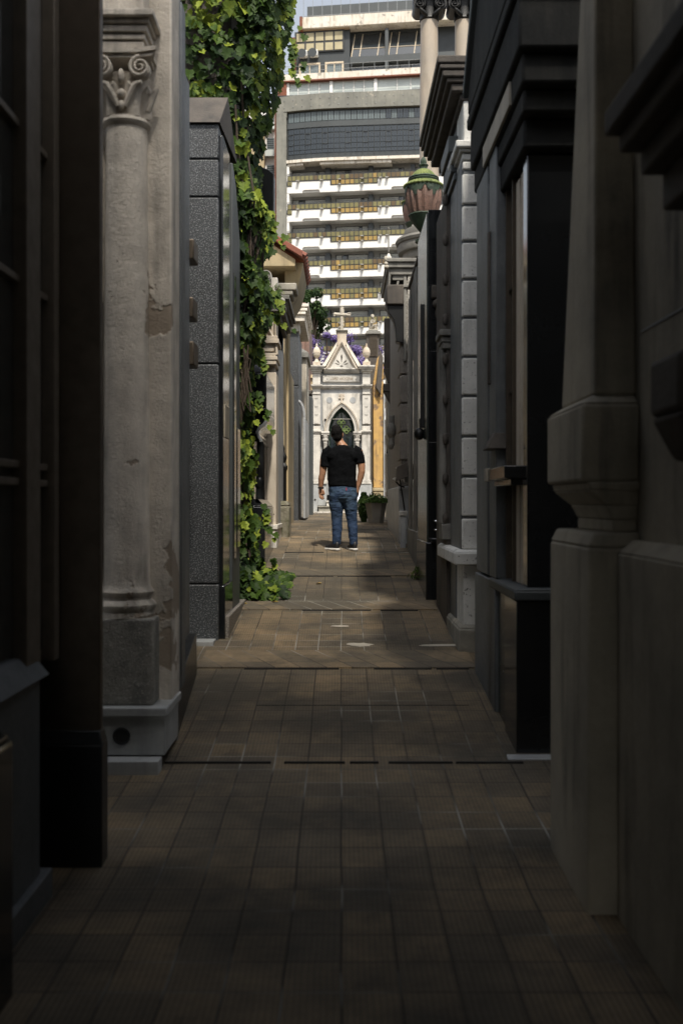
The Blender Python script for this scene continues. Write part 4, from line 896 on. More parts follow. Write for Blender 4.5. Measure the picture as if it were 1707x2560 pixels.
for (a0,a1,c0,c1,y) in ((130,335,1632,1655,-.12),(140,330,1655,1680,-.08),(150,305,1680,1700,-.03),(1050,1250,1632,1655,-.12),(1055,1245,1655,1680,-.08),(1065,1215,1680,1700,-.03),(330,1050,1632,1655,.04),(330,1050,1655,1680,.07),(330,1050,1680,1702,.12),
                         (85,375,1285,1312,-.20),(105,365,1312,1345,-.16),(135,330,1345,1385,-.10),(150,310,1385,1420,-.04),(985,1300,1285,1312,-.20),(1010,1285,1312,1345,-.16),(1050,1255,1345,1385,-.10),(1065,1225,1385,1420,-.04),
                         (365,1010,1322,1350,-.03),(360,1020,1350,1385,.02),(360,1020,1385,1412,.08)):
    bx(b,a0,a1,c0,c1,y,.4)
b.build('cornice', M['marble'], t, bevel=.007)
b = B(); bx(b,345,1025,1455,1572,.08,.17); b.build('name_plaque', M['marble'], t, bevel=.012)
b = B(); bx(b,365,1005,1472,1474,.076,.09); bx(b,365,1005,1552,1554,.076,.09); bx(b,365,368,1472,1554,.076,.09); bx(b,1002,1005,1472,1554,.076,.09); b.build('plaque_border', M['greystone'], t)
for a in (427, 948):
    b = B().ell((tx1(a),T0+.075,tz1(1518)),(.014,.012,.014),12,8); b.build('plaque_stud', M['groove'], t)
lettering('LOPEZ AROCENA', .115, tx1(686), T0+.075, tz1(1515), M['engrave'], t, width=.70)
# gable
def petal(cx, cz, ang, L, W, n=9):
    pts = []
    for s in (1, -1):
        rng = range(n+1) if s == 1 else range(n-1, 0, -1)
        for i in rng:
            q = i/n; w_ = W*math.sin(math.pi*q)**.8*(.6+.6*q)*.8
            px, pz = s*w_, q*L
            pts.append((cx+px*math.cos(ang)+pz*math.sin(ang), cz-px*math.sin(ang)+pz*math.cos(ang)))
    return pts
tri = [(tx1(445),tz1(1322)),(tx1(690),tz1(895)),(tx1(935),tz1(1322))]
pet = [petal(tx1(688),tz1(1225),0,.27,.036), petal(tx1(662),tz1(1245),-.75,.17,.026), petal(tx1(714),tz1(1245),.75,.17,.026), petal(tx1(655),tz1(1262),-1.25,.155,.022), petal(tx1(720),tz1(1262),1.25,.155,.022),
       [(tx1(687)+.048*math.cos(a*math.pi/8), tz1(1298)+.045*math.sin(a*math.pi/8)) for a in range(9)]]
plate(tri, pet, T0+.03, T0+.08, 'tympanum', M['marble'], t)
b = B().prism([(tx1(430),tz1(1328)),(tx1(690),tz1(870)),(tx1(950),tz1(1328))], 'y', T0+.085, T0+.3); b.build('gable_wall', M['greystone'], t)
def tri_band(b, a0, c0, a1, c1, y0, y1):
    # band between two nested triangles
    A = [(tx1(a0),tz1(1335)),(tx1(690),tz1(c0)),(tx1(1380-a0),tz1(1335))]; Bp = [(tx1(a1),tz1(1335)),(tx1(690),tz1(c1)),(tx1(1380-a1),tz1(1335))]
    return band(b, A, Bp, y0, y1)
b = B(); tri_band(b,395,790,425,845,-.06,.3); tri_band(b,425,845,450,890,-.02,.3); tri_band(b,450,890,462,915,.02,.3); b.build('gable_moulding', M['marble_warm'], t)
b = B()
for s in (-1, 1):
    A = [(690+s*(690-325), 1288), (690+s*(690-605), 838), (690+s*(690-605), 925), (690+s*(690-395),1290)]
    b.prism([(tx1(p[0]),tz1(p[1])) for p in A], 'y', T0-.01, T0+2.8)
b.build('gable_roof', M['flaky'], t, bevel=.004)
b = B(); bx(b,608,778,660,900,.0,.5); b.build('cross_pedestal', M['marble_warm'], t, bevel=.01)
b = B(); bx(b,585,803,618,640,-.06,.56); bx(b,598,790,640,662,-.03,.53); b.build('pedestal_cap', M['cement'], t, bevel=.01)
kk = thing('stone_cross', 'rustic tree trunk stone cross topping the white gabled tomb', 'cross', (tx1(693), T0+.2, tz1(615)))
b = B(); cxx = tx1(695); yy = T0+.2
rr = random.Random(4)
b.tube([(cxx+rr.uniform(-.006,.006),yy,tz1(c)) for c in (615,560,500,440,380,330,280,230,195)], [.062+rr.uniform(-.008,.008) for _ in range(8)]+[.045], 10)
for k in range(16): b.ell((cxx+rr.choice((-1,1))*rr.uniform(.04,.066), yy-rr.uniform(0,.05), tz1(rr.uniform(170,600))), (rr.uniform(.015,.028),.02,rr.uniform(.015,.03)), 8, 6)
for k in range(7): b.tube([(cxx+(k-3)*.014,yy,tz1(215)),(cxx+(k-3)*.022,yy,tz1(150+abs(k-3)*14))], [.014,.006], 6)
b.build('upright', M['sandstone'], kk)
b = B().tube([(tx1(552),yy-.03,tz1(310)),(tx1(600),yy-.03,tz1(316)),(tx1(690),yy-.03,tz1(325)),(tx1(780),yy-.03,tz1(326)),(tx1(850),yy-.03,tz1(335))], [.052,.05,.046,.05,.054], 10)
for k in range(10): b.ell((tx1(rr.choice((rr.uniform(550,600),rr.uniform(790,848)))), yy-.07, tz1(rr.uniform(290,350))), (.03,.02,.02), 8, 6)
b.build('crossbar', M['sandstone'], kk)
for a, lab in ((231,'carved acorn finial on the left end of the white gabled cornice'),(1145,'carved acorn finial on the right end of the white gabled cornice')):
    q = thing('acorn_finial', lab, 'finial', (tx1(a), T0+.05, tz1(1285)), 'acorn finials on the gabled tomb')
    xx = tx1(a); z0 = tz1(1285)
    b = B().box(xx-.115,xx+.115,T0-.07,T0+.16,z0,z0+.13).lathe([(.09,.13),(.07,.16),(.05,.2),(.035,.24),(.05,.27)], (xx,T0+.05,z0), 20); b.build('foot', M['marble_warm'], q, bevel=.008)
    b = B().lathe([(.05,.27),(.09,.3),(.11,.35),(.112,.40),(.12,.405),(.118,.43),(.105,.50),(.075,.56),(.04,.59)], (xx,T0+.05,z0), 28, .03, 9).lathe([(.035,.58),(.04,.61),(.02,.64),(.03,.66),(.015,.69),(.005,.72)], (xx,T0+.05,z0), 14); b.build('acorn', M['marble_warm'], q)
# door
b = B().box(-.42,.42,T0+.34,T0+.38,1.5,4.75); b.build('door_backing', M['winglass'], t)
dr = B().box(-.40,.40,T0+.30,T0+.335,1.72,2.5).box(-.40,-.35,T0+.29,T0+.335,2.5,3.9).box(.35,.40,T0+.29,T0+.335,2.5,3.9).box(-.02,.02,T0+.29,T0+.335,1.72,4.5).box(-.4,.4,T0+.29,T0+.335,2.5,2.58).box(-.4,.4,T0+.29,T0+.335,3.86,3.92)
dr = dr.build('door', M['doorgreen'], t, bevel=.004)
b = B(); io = arch(xc,.40,zs,tz1(2035),zs-.001); ii = arch(xc,.345,zs,tz1(2090),zs-.001); band(b, io, ii, .27, .33)
for k in range(2, len(ii)-2, 1): b.ell((ii[k][0], T0+.27, ii[k][1]-.0), (.028,.02,.028), 8, 6)
for s in (-1,1):
    for k in range(9):
        b.spiral((s*.19, 2.75+k*.125), .07, 1.3, .008, T0+.29, T0+.31, side=s*(1 if k % 2 else -1), seg=16, start=k); b.tube([(s*.375,T0+.28,2.65+k*.14),(s*.375,T0+.28,2.70+k*.14)], .022, 8)
    for k in range(5):
        b.spiral((s*(.18-.02*k), 4.02+k*.1), .055, 1.2, .007, T0+.29, T0+.31, side=s, seg=14, start=k*1.3)
b.build('door_scrollwork', M['doorgreen'], t)
b = B(); cx0, cz0 = tx2(560), tz2(150)
def quat(cx, cz, r):
    for dx_, dz_ in ((r,0),(-r,0),(0,r),(0,-r)): b.tube([(cx+dx_+.7*r*math.cos(a*.628), T0+.25, cz+dz_+.7*r*math.sin(a*.628)) for a in range(10)], .016, 8, closed=True)
quat(cx0, tz2(90), .068); quat(tx2(640), tz2(200), .068); quat(tx2(468), tz2(190), .06); b.box(cx0-.02,cx0+.02,T0+.24,T0+.27,3.2,tz2(70)); b.box(tx2(440),tx2(660),T0+.24,T0+.27,tz2(215),tz2(190))
b.build('door_cross', M['crossgreen'], t)
b = B(); bx(b,205,850,1355,1375,-.42,.1,2); bx(b,222,845,1375,1458,-.38,.1,2); b.build('step', M['cement'], t, bevel=.01)
b = B(); bx(b,330,860,1275,1300,-.18,.35,2); bx(b,340,850,1300,1357,-.15,.35,2); b.build('step', M['marble'], t, bevel=.01)
b = B(); bx(b,70,1030,1440,1462,-.46,-.02,2); b.build('threshold', M['marble'], t, bevel=.006)
b = B().box(tx2(790),tx2(850),T0-.16,T0-.15,tz2(1297),tz2(1140)); b.box(tx2(802),tx2(826),T0-.163,T0-.16,tz2(1250),tz2(1215))
b = B().add([(tx2(795),T0-.22,tz2(1297)),(tx2(855),T0-.20,tz2(1295)),(tx2(838),T0-.10,tz2(1120)),(tx2(785),T0-.10,tz2(1122)),(tx2(795),T0-.23,tz2(1297)),(tx2(855),T0-.21,tz2(1295)),(tx2(838),T0-.11,tz2(1120)),(tx2(785),T0-.11,tz2(1122))], [(0,1,2,3),(7,6,5,4),(0,4,5,1),(1,5,6,2),(2,6,7,3),(3,7,4,0)])
single(b, 'notice_sheet', M['paper'], 'white paper notice leaning on the upper step of the gabled tomb', 'notice', (tx2(820),T0-.2,tz2(1297)))

# ---- yellow peeling wall right of the tomb
t = thing('yellow_wall', 'peeling yellow plaster wall standing right of the white gabled tomb', 'wall', (1.15, 33, 1.35))
b = B().box(X(857,33),X(880,33),33,34.5,Z(1120,33),5.6).prism([(X(857,33),5.6),(X(880,33),5.6),(X(880,33),6.1),(X(872,33),6.45),(X(866,33),6.3),(X(862,33),5.9)], 'y', 33, 34.5); b.build('wall', M['yellow'], t, bevel=.02)
b = B().box(X(855,33),X(883,33),32.92,34.5,Z(1128,33),Z(1120,33)).box(X(856,33),X(882,33),32.95,34.5,1.3,Z(1128,33)); b.build('base', M['stucco'], t, bevel=.02); b = B().prism([(X(862,32.9),5.35),(X(874,32.9),5.1),(X(880,32.9),6.3),(X(872,32.9),6.6),(X(867,32.9),6.0)], 'y', 32.8, 32.99); b.build('scroll_buttress', M['brownstone'], t, bevel=.03)
b = B().box(X(880,33),X(883,33),32.9,34.5,1.3,5.5); b.build('drainpipe', M['marble_grey'], t, bevel=.01)
# ---- statue pedestal with louvres behind
t = thing('louvred_turret', 'dark square turret with horizontal louvres behind the white gabled tomb', 'turret', (X(857,40), 40.4, 1.35))
D = 40
b = B().box(X(842,D),X(870,D),D,D+.9,1.3,Z(768,D)); b.build('body', M['brownstone'], t)
b = B()
for k in range(16): b.box(X(848,D),X(866,D),D-.04,D+.02,Z(818,D)+k*.052,Z(818,D)+k*.052+.03)
b.build('louvres', M['bronze'], t)
b = B().box(X(839,D),X(875,D),D-.1,D+1,Z(768,D),Z(764,D)).box(X(841,D),X(873,D),D-.06,D+.95,Z(764,D),Z(760,D)).box(X(845,D),X(866,D),D,D+.6,Z(760,D),Z(757,D)); b.build('cap', M['greystone'], t, bevel=.02)
q = thing('child_statue', 'pale stone statue of a seated child on the louvred turret', 'statue', (X(856,D), D+.3, Z(757,D)))
u = D/F; sx = X(856,D); sz = Z(757,D); sy = D+.3
def P(dx, dz, dy=0): return (sx+dx*u, sy+dy, sz+dz*u)
b = B().ell(P(-.5,34), (4.6*u,.08,5*u)).ell(P(0,32,-.06), (3*u,.04,3.4*u)).tube([P(-3,4,.05),P(-4,11,.04),P(-3,19,.02),P(-1,25,0),P(-.5,30,0)], [5.2*u,5.2*u,4.6*u,3.6*u,2*u], 14)
b.tube([P(-4,23),P(-3,17,-.1),P(3,17,-.16),P(5,22,-.17)], [2.1*u,1.9*u,1.6*u,1.3*u], 8).tube([P(3,23),P(6,18,-.05),P(5,23,-.12),P(3,27,-.14)], [2*u,1.8*u,1.5*u,1.2*u], 8)
b.tube([P(-3,5),P(3,11,-.12),P(8,13,-.18),P(6,6,-.16),P(5,1,-.15),P(8,0,-.2)], [3.4*u,3*u,2.6*u,2.1*u,1.7*u,1.6*u], 10).tube([P(-1,5,.05),P(4,9,.0),P(9,9,-.06),P(9,3,-.05),P(9,0,-.08)], [3.2*u,2.8*u,2.4*u,2*u,1.6*u], 10)
b.box(sx-10*u,sx+12*u,sy-.25,sy+.25,sz,sz+2*u)
remesh_part(b, 'figure', M['sandstone'], q, .014, 2)
# ================================================================== TOWER
D0 = 95.0; TH = R(7.6); ct, st = math.cos(TH), math.sin(TH); XL = (636*1.0-784)*D0/F
def U(vx, n=0): return ((vx-784)*D0/F-XL)/(ct+(vx-784)*st/F)
def Wz(vy, vx): return 1.65+(1154.6-vy)/F*(D0-U(vx)*st)
def z7(a, c): vx = (680+a/4.126)*.9186; vy = (c/4.126)*.9186; return U(vx), Wz(vy, vx)
def z8(a, c): vx = (680+a/4.126)*.9186; vy = (380+c/4.126)*.9186; return U(vx), Wz(vy, vx)
UK = z7(600, 900)[0]
def bow(u):    # how far the upper glazed floors bow forward
    return 0
def xf0(p):    # local (u, n outward, w) -> world
    return Vector((XL+p[0]*ct-p[1]*st, D0-p[0]*st-p[1]*ct, p[2]))
def xfb(p):    # bowed upper floors: left end turned back
    u = p[0]; n = p[1]
    if u < UK: n -= (UK-u)**2*.020*1.0
    else: n -= (u-UK)*.045
    return xf0((u, n, p[2]))
tw = thing('apartment_tower', 'tall apartment tower with white balconies and amber balcony panels, beyond the tombs', 'apartment tower', (XL, D0, 1.35))
def tp(b, name, mat, bowed=False, parent=None, **k): return b.build(name, mat, parent or tw, xf=xfb if bowed else xf0, **k)
UR = 19.0
def ub(b, z, a0, a1, c0, c1, n0, n1, ca=None):
    """box given by zoom columns a0..a1, rows c0..c1 (read at column ca), depth n0..n1"""
    ca = ca if ca is not None else (a0+min(a1, 1500))/2
    u0, u1 = z(a0, 0)[0], z(a1, 0)[0]; return b.box(u0, u1, n0, n1, z(ca, c1)[1], z(ca, c0)[1])
def sub(b, z, a0, a1, c0, c1, n0, n1, ca, k=8):   # the same, cut in pieces so that it can bow
    for i in range(k):
        p = a0+(a1-a0)*i/k; q = a0+(a1-a0)*(i+1)/k; ub(b, z, p, q, c0, c1, n0, n1, ca)
CA = 850
# core
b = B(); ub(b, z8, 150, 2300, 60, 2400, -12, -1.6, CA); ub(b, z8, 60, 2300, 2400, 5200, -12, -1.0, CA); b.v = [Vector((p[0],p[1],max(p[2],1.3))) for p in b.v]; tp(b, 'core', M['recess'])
b = B(); ub(b, z7, 48, 150, 1030, 4200, -12, .15, CA); b.v = [Vector((p[0],p[1],max(p[2],1.3))) for p in b.v]; tp(b, 'concrete_pier', M['concrete'])
b = B(); ub(b, z7, 20, 48, 1030, 4200, -12, -.3, CA); b.v = [Vector((p[0],p[1],max(p[2],1.3))) for p in b.v]; tp(b, 'rust_strip', M['rust'])
# floors: tile-row top at rows
rows = [222+295.5*i for i in range(0, 9)]
rr = random.Random(5)
for fi, r0 in enumerate(rows):
    panes = {'amber1': B(), 'amber2': B(), 'amber3': B()}
    # parapet with notches, built from an outline
    def UW(a, c): return z8(a, 0)[0], z8(CA, c)[1]
    top = r0+55; bot = r0+178
    pts = [UW(155, bot), UW(315, bot)]
    for q in range(7): an = math.pi-q*math.pi/12; pts.append(UW(335+22*math.cos(an)*1, bot-8-22*math.sin(an)))
    for q in range(7): an = math.pi/2-q*math.pi/12; pts.append(UW(470+22*math.cos(an), bot-8-22*math.sin(an)))
    pts += [UW(495, bot), UW(1228, bot)]
    for q in range(7): an = math.pi-q*math.pi/12; pts.append(UW(1250+22*math.cos(an), bot-8-22*math.sin(an)))
    for q in range(7): an = math.pi/2-q*math.pi/12; pts.append(UW(1390+22*math.cos(an), bot-8-22*math.sin(an)))
    pts += [UW(1415, bot), UW(2300, bot), UW(2300, top), UW(155, top)]
    b = B().prism(pts, 'y', 0, -.16); tp(b, 'balcony_parapet', M['whitewall'])
    b = B(); ub(b, z8, 155, 2300, r0+150, r0+170, -1.7, -.16, CA); tp(b, 'balcony_slab', M['whitewall'])
    b = B(); ub(b, z8, 155, 2300, r0-22, r0-19, -.05, -.0, CA)
    ub(b, z8, 155, 2300, r0-8, r0-5, -.05, 0, CA)
    for a in range(160, 2300, 38): ub(b, z8, a, a+2, r0-20, r0, -.05, -.02, CA)
    tp(b, 'railing', M['darkframe'])
    b = B()
    for a in (270, 515, 700, 930, 1120, 1185, 1640): ub(b, z8, a-14, a+14, r0+58, r0+63, .0, .40, CA)
    for a in (700, 930): ub(b, z8, a-12, a+12, r0+108, r0+113, .0, .4, CA)
    tp(b, 'panel_bracket', M['recess'])
    b = B(); ub(b, z8, 160, 2300, r0-1, r0+57, .0, .05, CA); ub(b, z8, 600, 1092, r0+55, r0+107, .0, .05, CA); ub(b, z8, 155, 205, r0+55, r0+107, .0, .05, CA); tp(b, 'panel_frame', M['darkframe'])
    a = 163
    while a < 1700:
        wdt = 41 if a < 560 else 44
        if True:
            mt = 'amber2' if (a < 600 or a > 1090) else ('amber1' if .93 < rr.random() else 'amber2')
            if rr.random() < .22: mt = 'amber3'
            ub(panes[mt], z8, a+3, a+wdt-3, r0+5, r0+50, .045, .075, CA)
        if 600 <= a < 1060: ub(panes['amber1' if rr.random() < .85 else 'amber2'], z8, a+5, a+wdt-1, r0+60, r0+102, .045, .075, CA)
        a += wdt+3.5
    for a in (165, 186): ub(panes['amber2'], z8, a, a+17, r0+60, r0+102, .045, .075, CA)
    for k, bb in panes.items(): tp(bb, 'balcony_panelling', M[k])
    # recessed windows
    b = B(); g2 = B(); g3 = B()
    for a0, a1 in ((180,530),(635,975),(1095,1345),(1470,1700)):
        ub(b, z8, a0-4, a1+4, r0-95, r0+50, -1.6, -1.5, CA); cut = rr.choice((.22,.3,.72,.78)) if a0 != 1095 else .8
        aa = a0+(a1-a0)*cut
        if cut > .5: ub(g3, z8, a0+6, aa-4, r0-86, r0+45, -1.5, -1.46, CA); ub(g2, z8, aa+2, a1-6, r0-86, r0+45, -1.5, -1.47, CA); ub(g3, z8, aa+34, a1-10, r0-86, r0+45, -1.47, -1.45, CA)
        else: ub(g3, z8, aa+60, a1-6, r0-86, r0+45, -1.5, -1.46, CA); ub(g2, z8, aa-5, aa+40, r0-86, r0+45, -1.5, -1.47, CA); ub(g3, z8, a0+8, aa-12, r0-86, r0+45, -1.5, -1.46, CA)
    w_ = tp(b, 'window', M['darkframe']); 
    x_ = tp(g2, 'pane', M['winglass'], parent=w_); x_ = tp(g3, 'pane', M['curtain'], parent=w_)
    b = B()
    for a in (540, 985, 1420): ub(b, z8, a, a+48, r0-98, r0+50, -1.6, -.7, CA)
    tp(b, 'balcony_divider', M['slate_mid'])
    b = B(); ub(b, z8, 152, 176, r0-115, r0+178, -1.6, -.02, CA); tp(b, 'end_fin', M['whitewall'])
# ragged ledge over the balconies
b = B(); sub(b, z7, 150, 2300, 1622, 1652, -1, .45, 1000, 14); ub(b, z7, 160, 320, 1690, 1712, -1, .3, 240); ub(b, z7, 500, 1230, 1662, 1690, -1, .3, 850); tp(b, 'ledge', M['flaky'], True)
# dark glazed floors
b = B(); sub(b, z7, 155, 2300, 1115, 1625, -4, .20, 1000, 18); tp(b, 'glazed_wall', M['slate'], True)
g1 = B(); g2 = B(); fr = B()
for k in range(38):
    a0 = 170+k*59; 
    g1 = B()
    for s in (0, 1):
        bb = g1 if (k < 17 or k % 3 == 0) else g2
        ub(bb, z7, a0+s*27+2, a0+s*27+25, 1135, 1228, .2, .24, 1000)
    if g1.v: tp(g1, 'window', M['greywin'], True)
    for c0, c1 in ((1305,1350),(1362,1410),(1415,1465),(1472,1520),(1528,1560)):
        for s in (0, 1): ub(g2, z7, a0+s*27+2, a0+s*27+25, c0, c1, .2, .24, 1000)
    ub(fr, z7, a0-3, a0-1, 1130, 1625, .2, .28, 1000)
    if k in (0, 3, 6, 10, 13, 17, 21): 
        for q in ((0,54,1355,1359),(0,54,1466,1470),(0,3,1355,1470),(51,54,1355,1470)): ub(fr, z7, a0+q[0], a0+q[1], q[2], q[3], .2, .32, 1000)
tp(g2, 'curtain_wall_glass', M['winglass'], True); tp(fr, 'mullion', M['slate_mid'], True)
b = B(); sub(b, z7, 155, 2300, 1235, 1292, .1, .27, 1000, 18); tp(b, 'spandrel', M['slate_mid'], True)
# concrete band
b = B(); sub(b, z7, 48, 2300, 958, 1118, -4, .55, 1000, 18); sub(b, z7, 48, 155, 1118, 1175, -4, .5, 1000, 1); tp(b, 'concrete_band', M['concrete'], True)
b = B()
for k in range(16):
    for c in (1008, 1080): u0, w0 = z7(130+k*94, 0)[0], z7(1000, c)[1]; b.ell((u0, .56, w0), (.05,.04,.05), 8, 6)
tp(b, 'bolt', M['steel'], True)
b = B(); ub(b, z7, 60, 2300, 944, 958, -4, .6, 1000); tp(b, 'band_flashing', M['darkframe'], True)
# pale window storey
b = B(); ub(b, z7, 150, 2300, 800, 948, -9, -.45, 1000); tp(b, 'storey_wall', M['whitewall'])
b = B(); g1 = B()
for a in (150, 600, 1058, 1560): ub(b, z7, a-10, a+22, 805, 945, -.5, -.2, 1000)
for a in (262, 372, 482, 730, 838, 945, 1285, 1425): ub(b, z7, a-4, a+4, 805, 945, -.5, -.3, 1000)
tp(b, 'storey_post', M['whitewall'])
for a0, a1 in ((172,256),(268,366),(378,476),(488,588),(624,724),(736,832),(844,940),(950,1046),(1082,1280),(1292,1420),(1432,1540)): g1 = B(); ub(g1, z7, a0, a1, 812, 940, -.46, -.40, 1000); tp(g1, 'window', M['palewin'])
b = B(); ub(b, z7, 165, 1540, 888, 890, -.3, -.28, 1000); ub(b, z7, 1438, 1530, 892, 900, -.3, -.27, 1480); tp(b, 'rail', M['steel'])
b = B(); ub(b, z7, 55, 148, 800, 950, -9, -.1, 1000); tp(b, 'brick_end', M['rust'])
b = B(); ub(b, z7, 80, 2300, 786, 800, -2, .05, 1000); tp(b, 'rust_beam', M['rust'])
b = B(); ub(b, z7, 80, 2300, 722, 786, -2, .02, 1000); tp(b, 'parapet', M['flaky'])
# penthouse
b = B(); ub(b, z7, 190, 770, 195, 730, -9, -2.2, 600); ub(b, z7, 770, 2300, 160, 730, -9, -3.0, 1000); tp(b, 'penthouse_wall', M['slate'])
b = B(); ub(b, z7, 205, 712, 212, 432, -2.3, -2.05, 460); fr_ = tp(b, 'penthouse_window', M['darkframe'])
b = B()
for i in range(5):
    for c0, c1 in ((232,318),(342,420)): ub(b, z7, 215+i*100, 296+i*100, c0, c1, -2.05, -2.0, 460)
tp(b, 'pane', M['amberwin'], parent=fr_)
b = B(); ub(b, z7, 230, 770, 186, 208, -2.6, -1.9, 500); tp(b, 'lean_to_roof', M['tan'])
for a0 in (245, 355):
    b = B(); ub(b, z7, a0, a0+86, 436, 496, -2.2, -1.6, 340); ac = tp(b, 'air_conditioner', M['whiteframe'], bevel=.03)
    b = B(); u0, w0 = z7(a0+32, 0)[0], z7(340, 466)[1]; b.tube([(u0,-1.61,w0),(u0,-1.57,w0)], .42, 20); tp(b, 'fan_grille', M['slate'], parent=ac)
for a0, a1, c0, c1 in ((240,462,556,712),(513,707,540,704)):
    ca = (a0+a1)/2
    b = B(); ub(b, z7, a0, a1, c0, c0+16, -2.2, -2.0, ca); ub(b, z7, a0, a1, c1-16, c1, -2.2, -2.0, ca); ub(b, z7, a0, a0+18, c0, c1, -2.2, -2.01, ca); ub(b, z7, a1-16, a1, c0, c1, -2.2, -2.01, ca); ub(b, z7, ca-4, ca+4, c0, c1, -2.2, -2.05, ca)
    w_ = tp(b, 'cream_window', M['creamframe']); b = B(); ub(b, z7, a0+16, a1-14, c0+14, c1-14, -2.2, -2.12, ca); tp(b, 'pane', M['greywin'], parent=w_)
# sloping studio glazing
for a0, a1 in ((790,1145),(1180,1530)):
    def q7(a, c, n): u0, _ = z7(a, 0); return (u0, n, z7(1000, c)[1])
    b = B().add([q7(a0,480,-2.0),q7(a1,480,-2.0),q7(a1+25,195,-3.0),q7(a0+25,195,-3.0),q7(a0,480,-2.06),q7(a1,480,-2.06),q7(a1+25,195,-3.06),q7(a0+25,195,-3.06)], [(0,1,2,3),(7,6,5,4),(0,4,5,1),(1,5,6,2),(2,6,7,3),(3,7,4,0)])
    w_ = tp(b, 'studio_glazing', M['winglass'], smooth=False)
    b = B()
    for s in (0, .24, .77): 
        a = a0+(a1-a0)*s; b.tube([q7(a,480,-1.98), q7(a+25,195,-2.98)], .045, 6)
    b.tube([q7(a0+8,380,-2.33), q7(a1+8,380,-2.33)], .04, 6); tp(b, 'glazing_bar', M['creamframe'], parent=w_)
b = B(); ub(b, z7, 775, 2300, 480, 545, -3, -1.95, 1000); ub(b, z7, 1145, 1180, 200, 700, -3, -1.9, 1000); tp(b, 'studio_sill', M['slate_mid'])
b = B(); g1 = B()
for a0, a1 in ((790,895),(905,1010),(1022,1130),(1180,1290),(1302,1405),(1418,1530)): ub(b, z7, a0, a1, 555, 705, -3.0, -2.6, 1000); ub(g1, z7, a0+8, a1-6, 563, 705, -2.6, -2.55, 1000)
w_ = tp(b, 'terrace_door', M['steel']); tp(g1, 'pane', M['winglass'], parent=w_)
b = B()
for c in (640, 690): ub(b, z7, 100, 1700, c, c+3, .0, .04, 1000)
for k in range(14): ub(b, z7, 110+k*118, 113+k*118, 640, 730, .0, .04, 1000)
tp(b, 'terrace_rail', M['steel'])
b = B(); ub(b, z7, 280, 2300, 50, 165, -9, -1.6, 1000); tp(b, 'roof_slab', M['flaky'])
b = B(); ub(b, z7, 255, 283, 90, 230, -9, -1.5, 270); ub(b, z7, 178, 206, 310, 640, -9, -1.5, 190); tp(b, 'rust_corner', M['rust'])
b = B(); ub(b, z7, 300, 2300, -160, 22, -9, -3.4, 1000); tp(b, 'roof_screen', M['slate_mid'])
b = B()
for k in range(16): ub(b, z7, 290+k*98, 294+k*98, -160, 45, -1.8, -1.74, 1000)
ub(b, z7, 290, 1900, 30, 34, -1.8, -1.74, 1000); tp(b, 'roof_rail', M['steel'])

# neighbour block on the left
nb = thing('white_apartment_block', 'white apartment block with louvred windows, left of the concrete pier of the tower', 'apartment block', (-8, 99, 1.35))
DN = 99
b = B().box(X(560,DN), X(633,DN), DN, DN+12, 1.3, Z(236,DN)); b.build('wall', M['whitewall'], nb)
for k in range(11):
    zc = 255+k*62
    b = B().box(X(613,DN), X(630,DN), DN-.05, DN+.1, Z(zc+28,DN), Z(zc,DN)); w_ = b.build('window', M['darkframe'], nb)
    b = B()
    for j in range(6): b.box(X(613.5,DN), X(629.5,DN), DN-.12, DN-.05, Z(zc+25-j*4.4,DN), Z(zc+23-j*4.4,DN))
    b.build('louvre', M['greywin'], w_)
    b = B().box(X(606,DN), X(631,DN), DN-.5, DN+.1, Z(zc+45,DN), Z(zc+30,DN)); b.build('window_sill', M['palewin'], nb)
b = B().box(X(560,DN), X(609,DN), DN-1.5, DN, 1.3, Z(300,DN)); b.build('side_wing', M['stucco'], nb)

# ================================================================== FOLIAGE
def leaves(name, mat, parent, items, shape='ivy'):
    """items: (pos, normal, size, tint). One mesh of separate folded leaves"""
    vs = []; fs = []; tints = []
    if shape == 'ivy': out = [(0,-.45),(.30,-.52),(.52,-.22),(.36,.02),(.50,.22),(.22,.30),(0,.62),(-.22,.30),(-.50,.22),(-.36,.02),(-.52,-.22),(-.30,-.52)]
    elif shape == 'blade': out = [(0,-.5),(.16,-.1),(.10,.25),(0,.6),(-.10,.25),(-.16,-.1)]
    else: out = [(0,-.5),(.38,-.1),(.2,.35),(-.1,.5),(-.36,.1)]
    for pos, nrm, size, tint in items:
        n = Vector(nrm).normalized(); down = Vector((random.uniform(-.6,.6), random.uniform(-.3,.3), -1)); t = down-n*down.dot(n)
        t = t.normalized() if t.length > 1e-4 else n.orthogonal().normalized(); s = n.cross(t)
        base = len(vs); vs.append(Vector(pos)-n*size*.06)
        for px, pz in out: vs.append(Vector(pos)+s*px*size+t*pz*size+n*(abs(px)*.25-.05*pz)*size)
        k = len(out)
        for i in range(k): fs.append((base, base+1+i, base+1+(i+1) % k))
        tints += [tint]*k
    b = B(); b.v = vs; b.f = fs
    o = b.build(name, mat, parent, smooth=False)
    at = o.data.attributes.new('tint', 'FLOAT', 'FACE'); at.data.foreach_set('value', tints)
    return o
iv = thing('ivy', 'thick green ivy hanging over the left hand tombs down to the path', 'ivy', (-1.1, 11.6, .62))
edge = [(.45,-.62),(.60,-.70),(.75,-.93),(1.15,-1.0),(1.4,-.96),(1.6,-1.06),(1.95,-1.06),(2.25,-1.0),(2.45,-1.08),(2.8,-1.03),(3.2,-1.03),(3.45,-.95),(3.75,-.90),(4.0,-.80),(4.2,-.9),(4.5,-1.0),(4.65,-.95),(4.8,-.80),(4.95,-.80),(5.1,-.97),(5.5,-.98),(5.9,-.96),(6.2,-.88),(6.5,-.80),(6.9,-.68),(7.2,-.72),(7.5,-.60),(8.1,-.55),(9,-.8)]
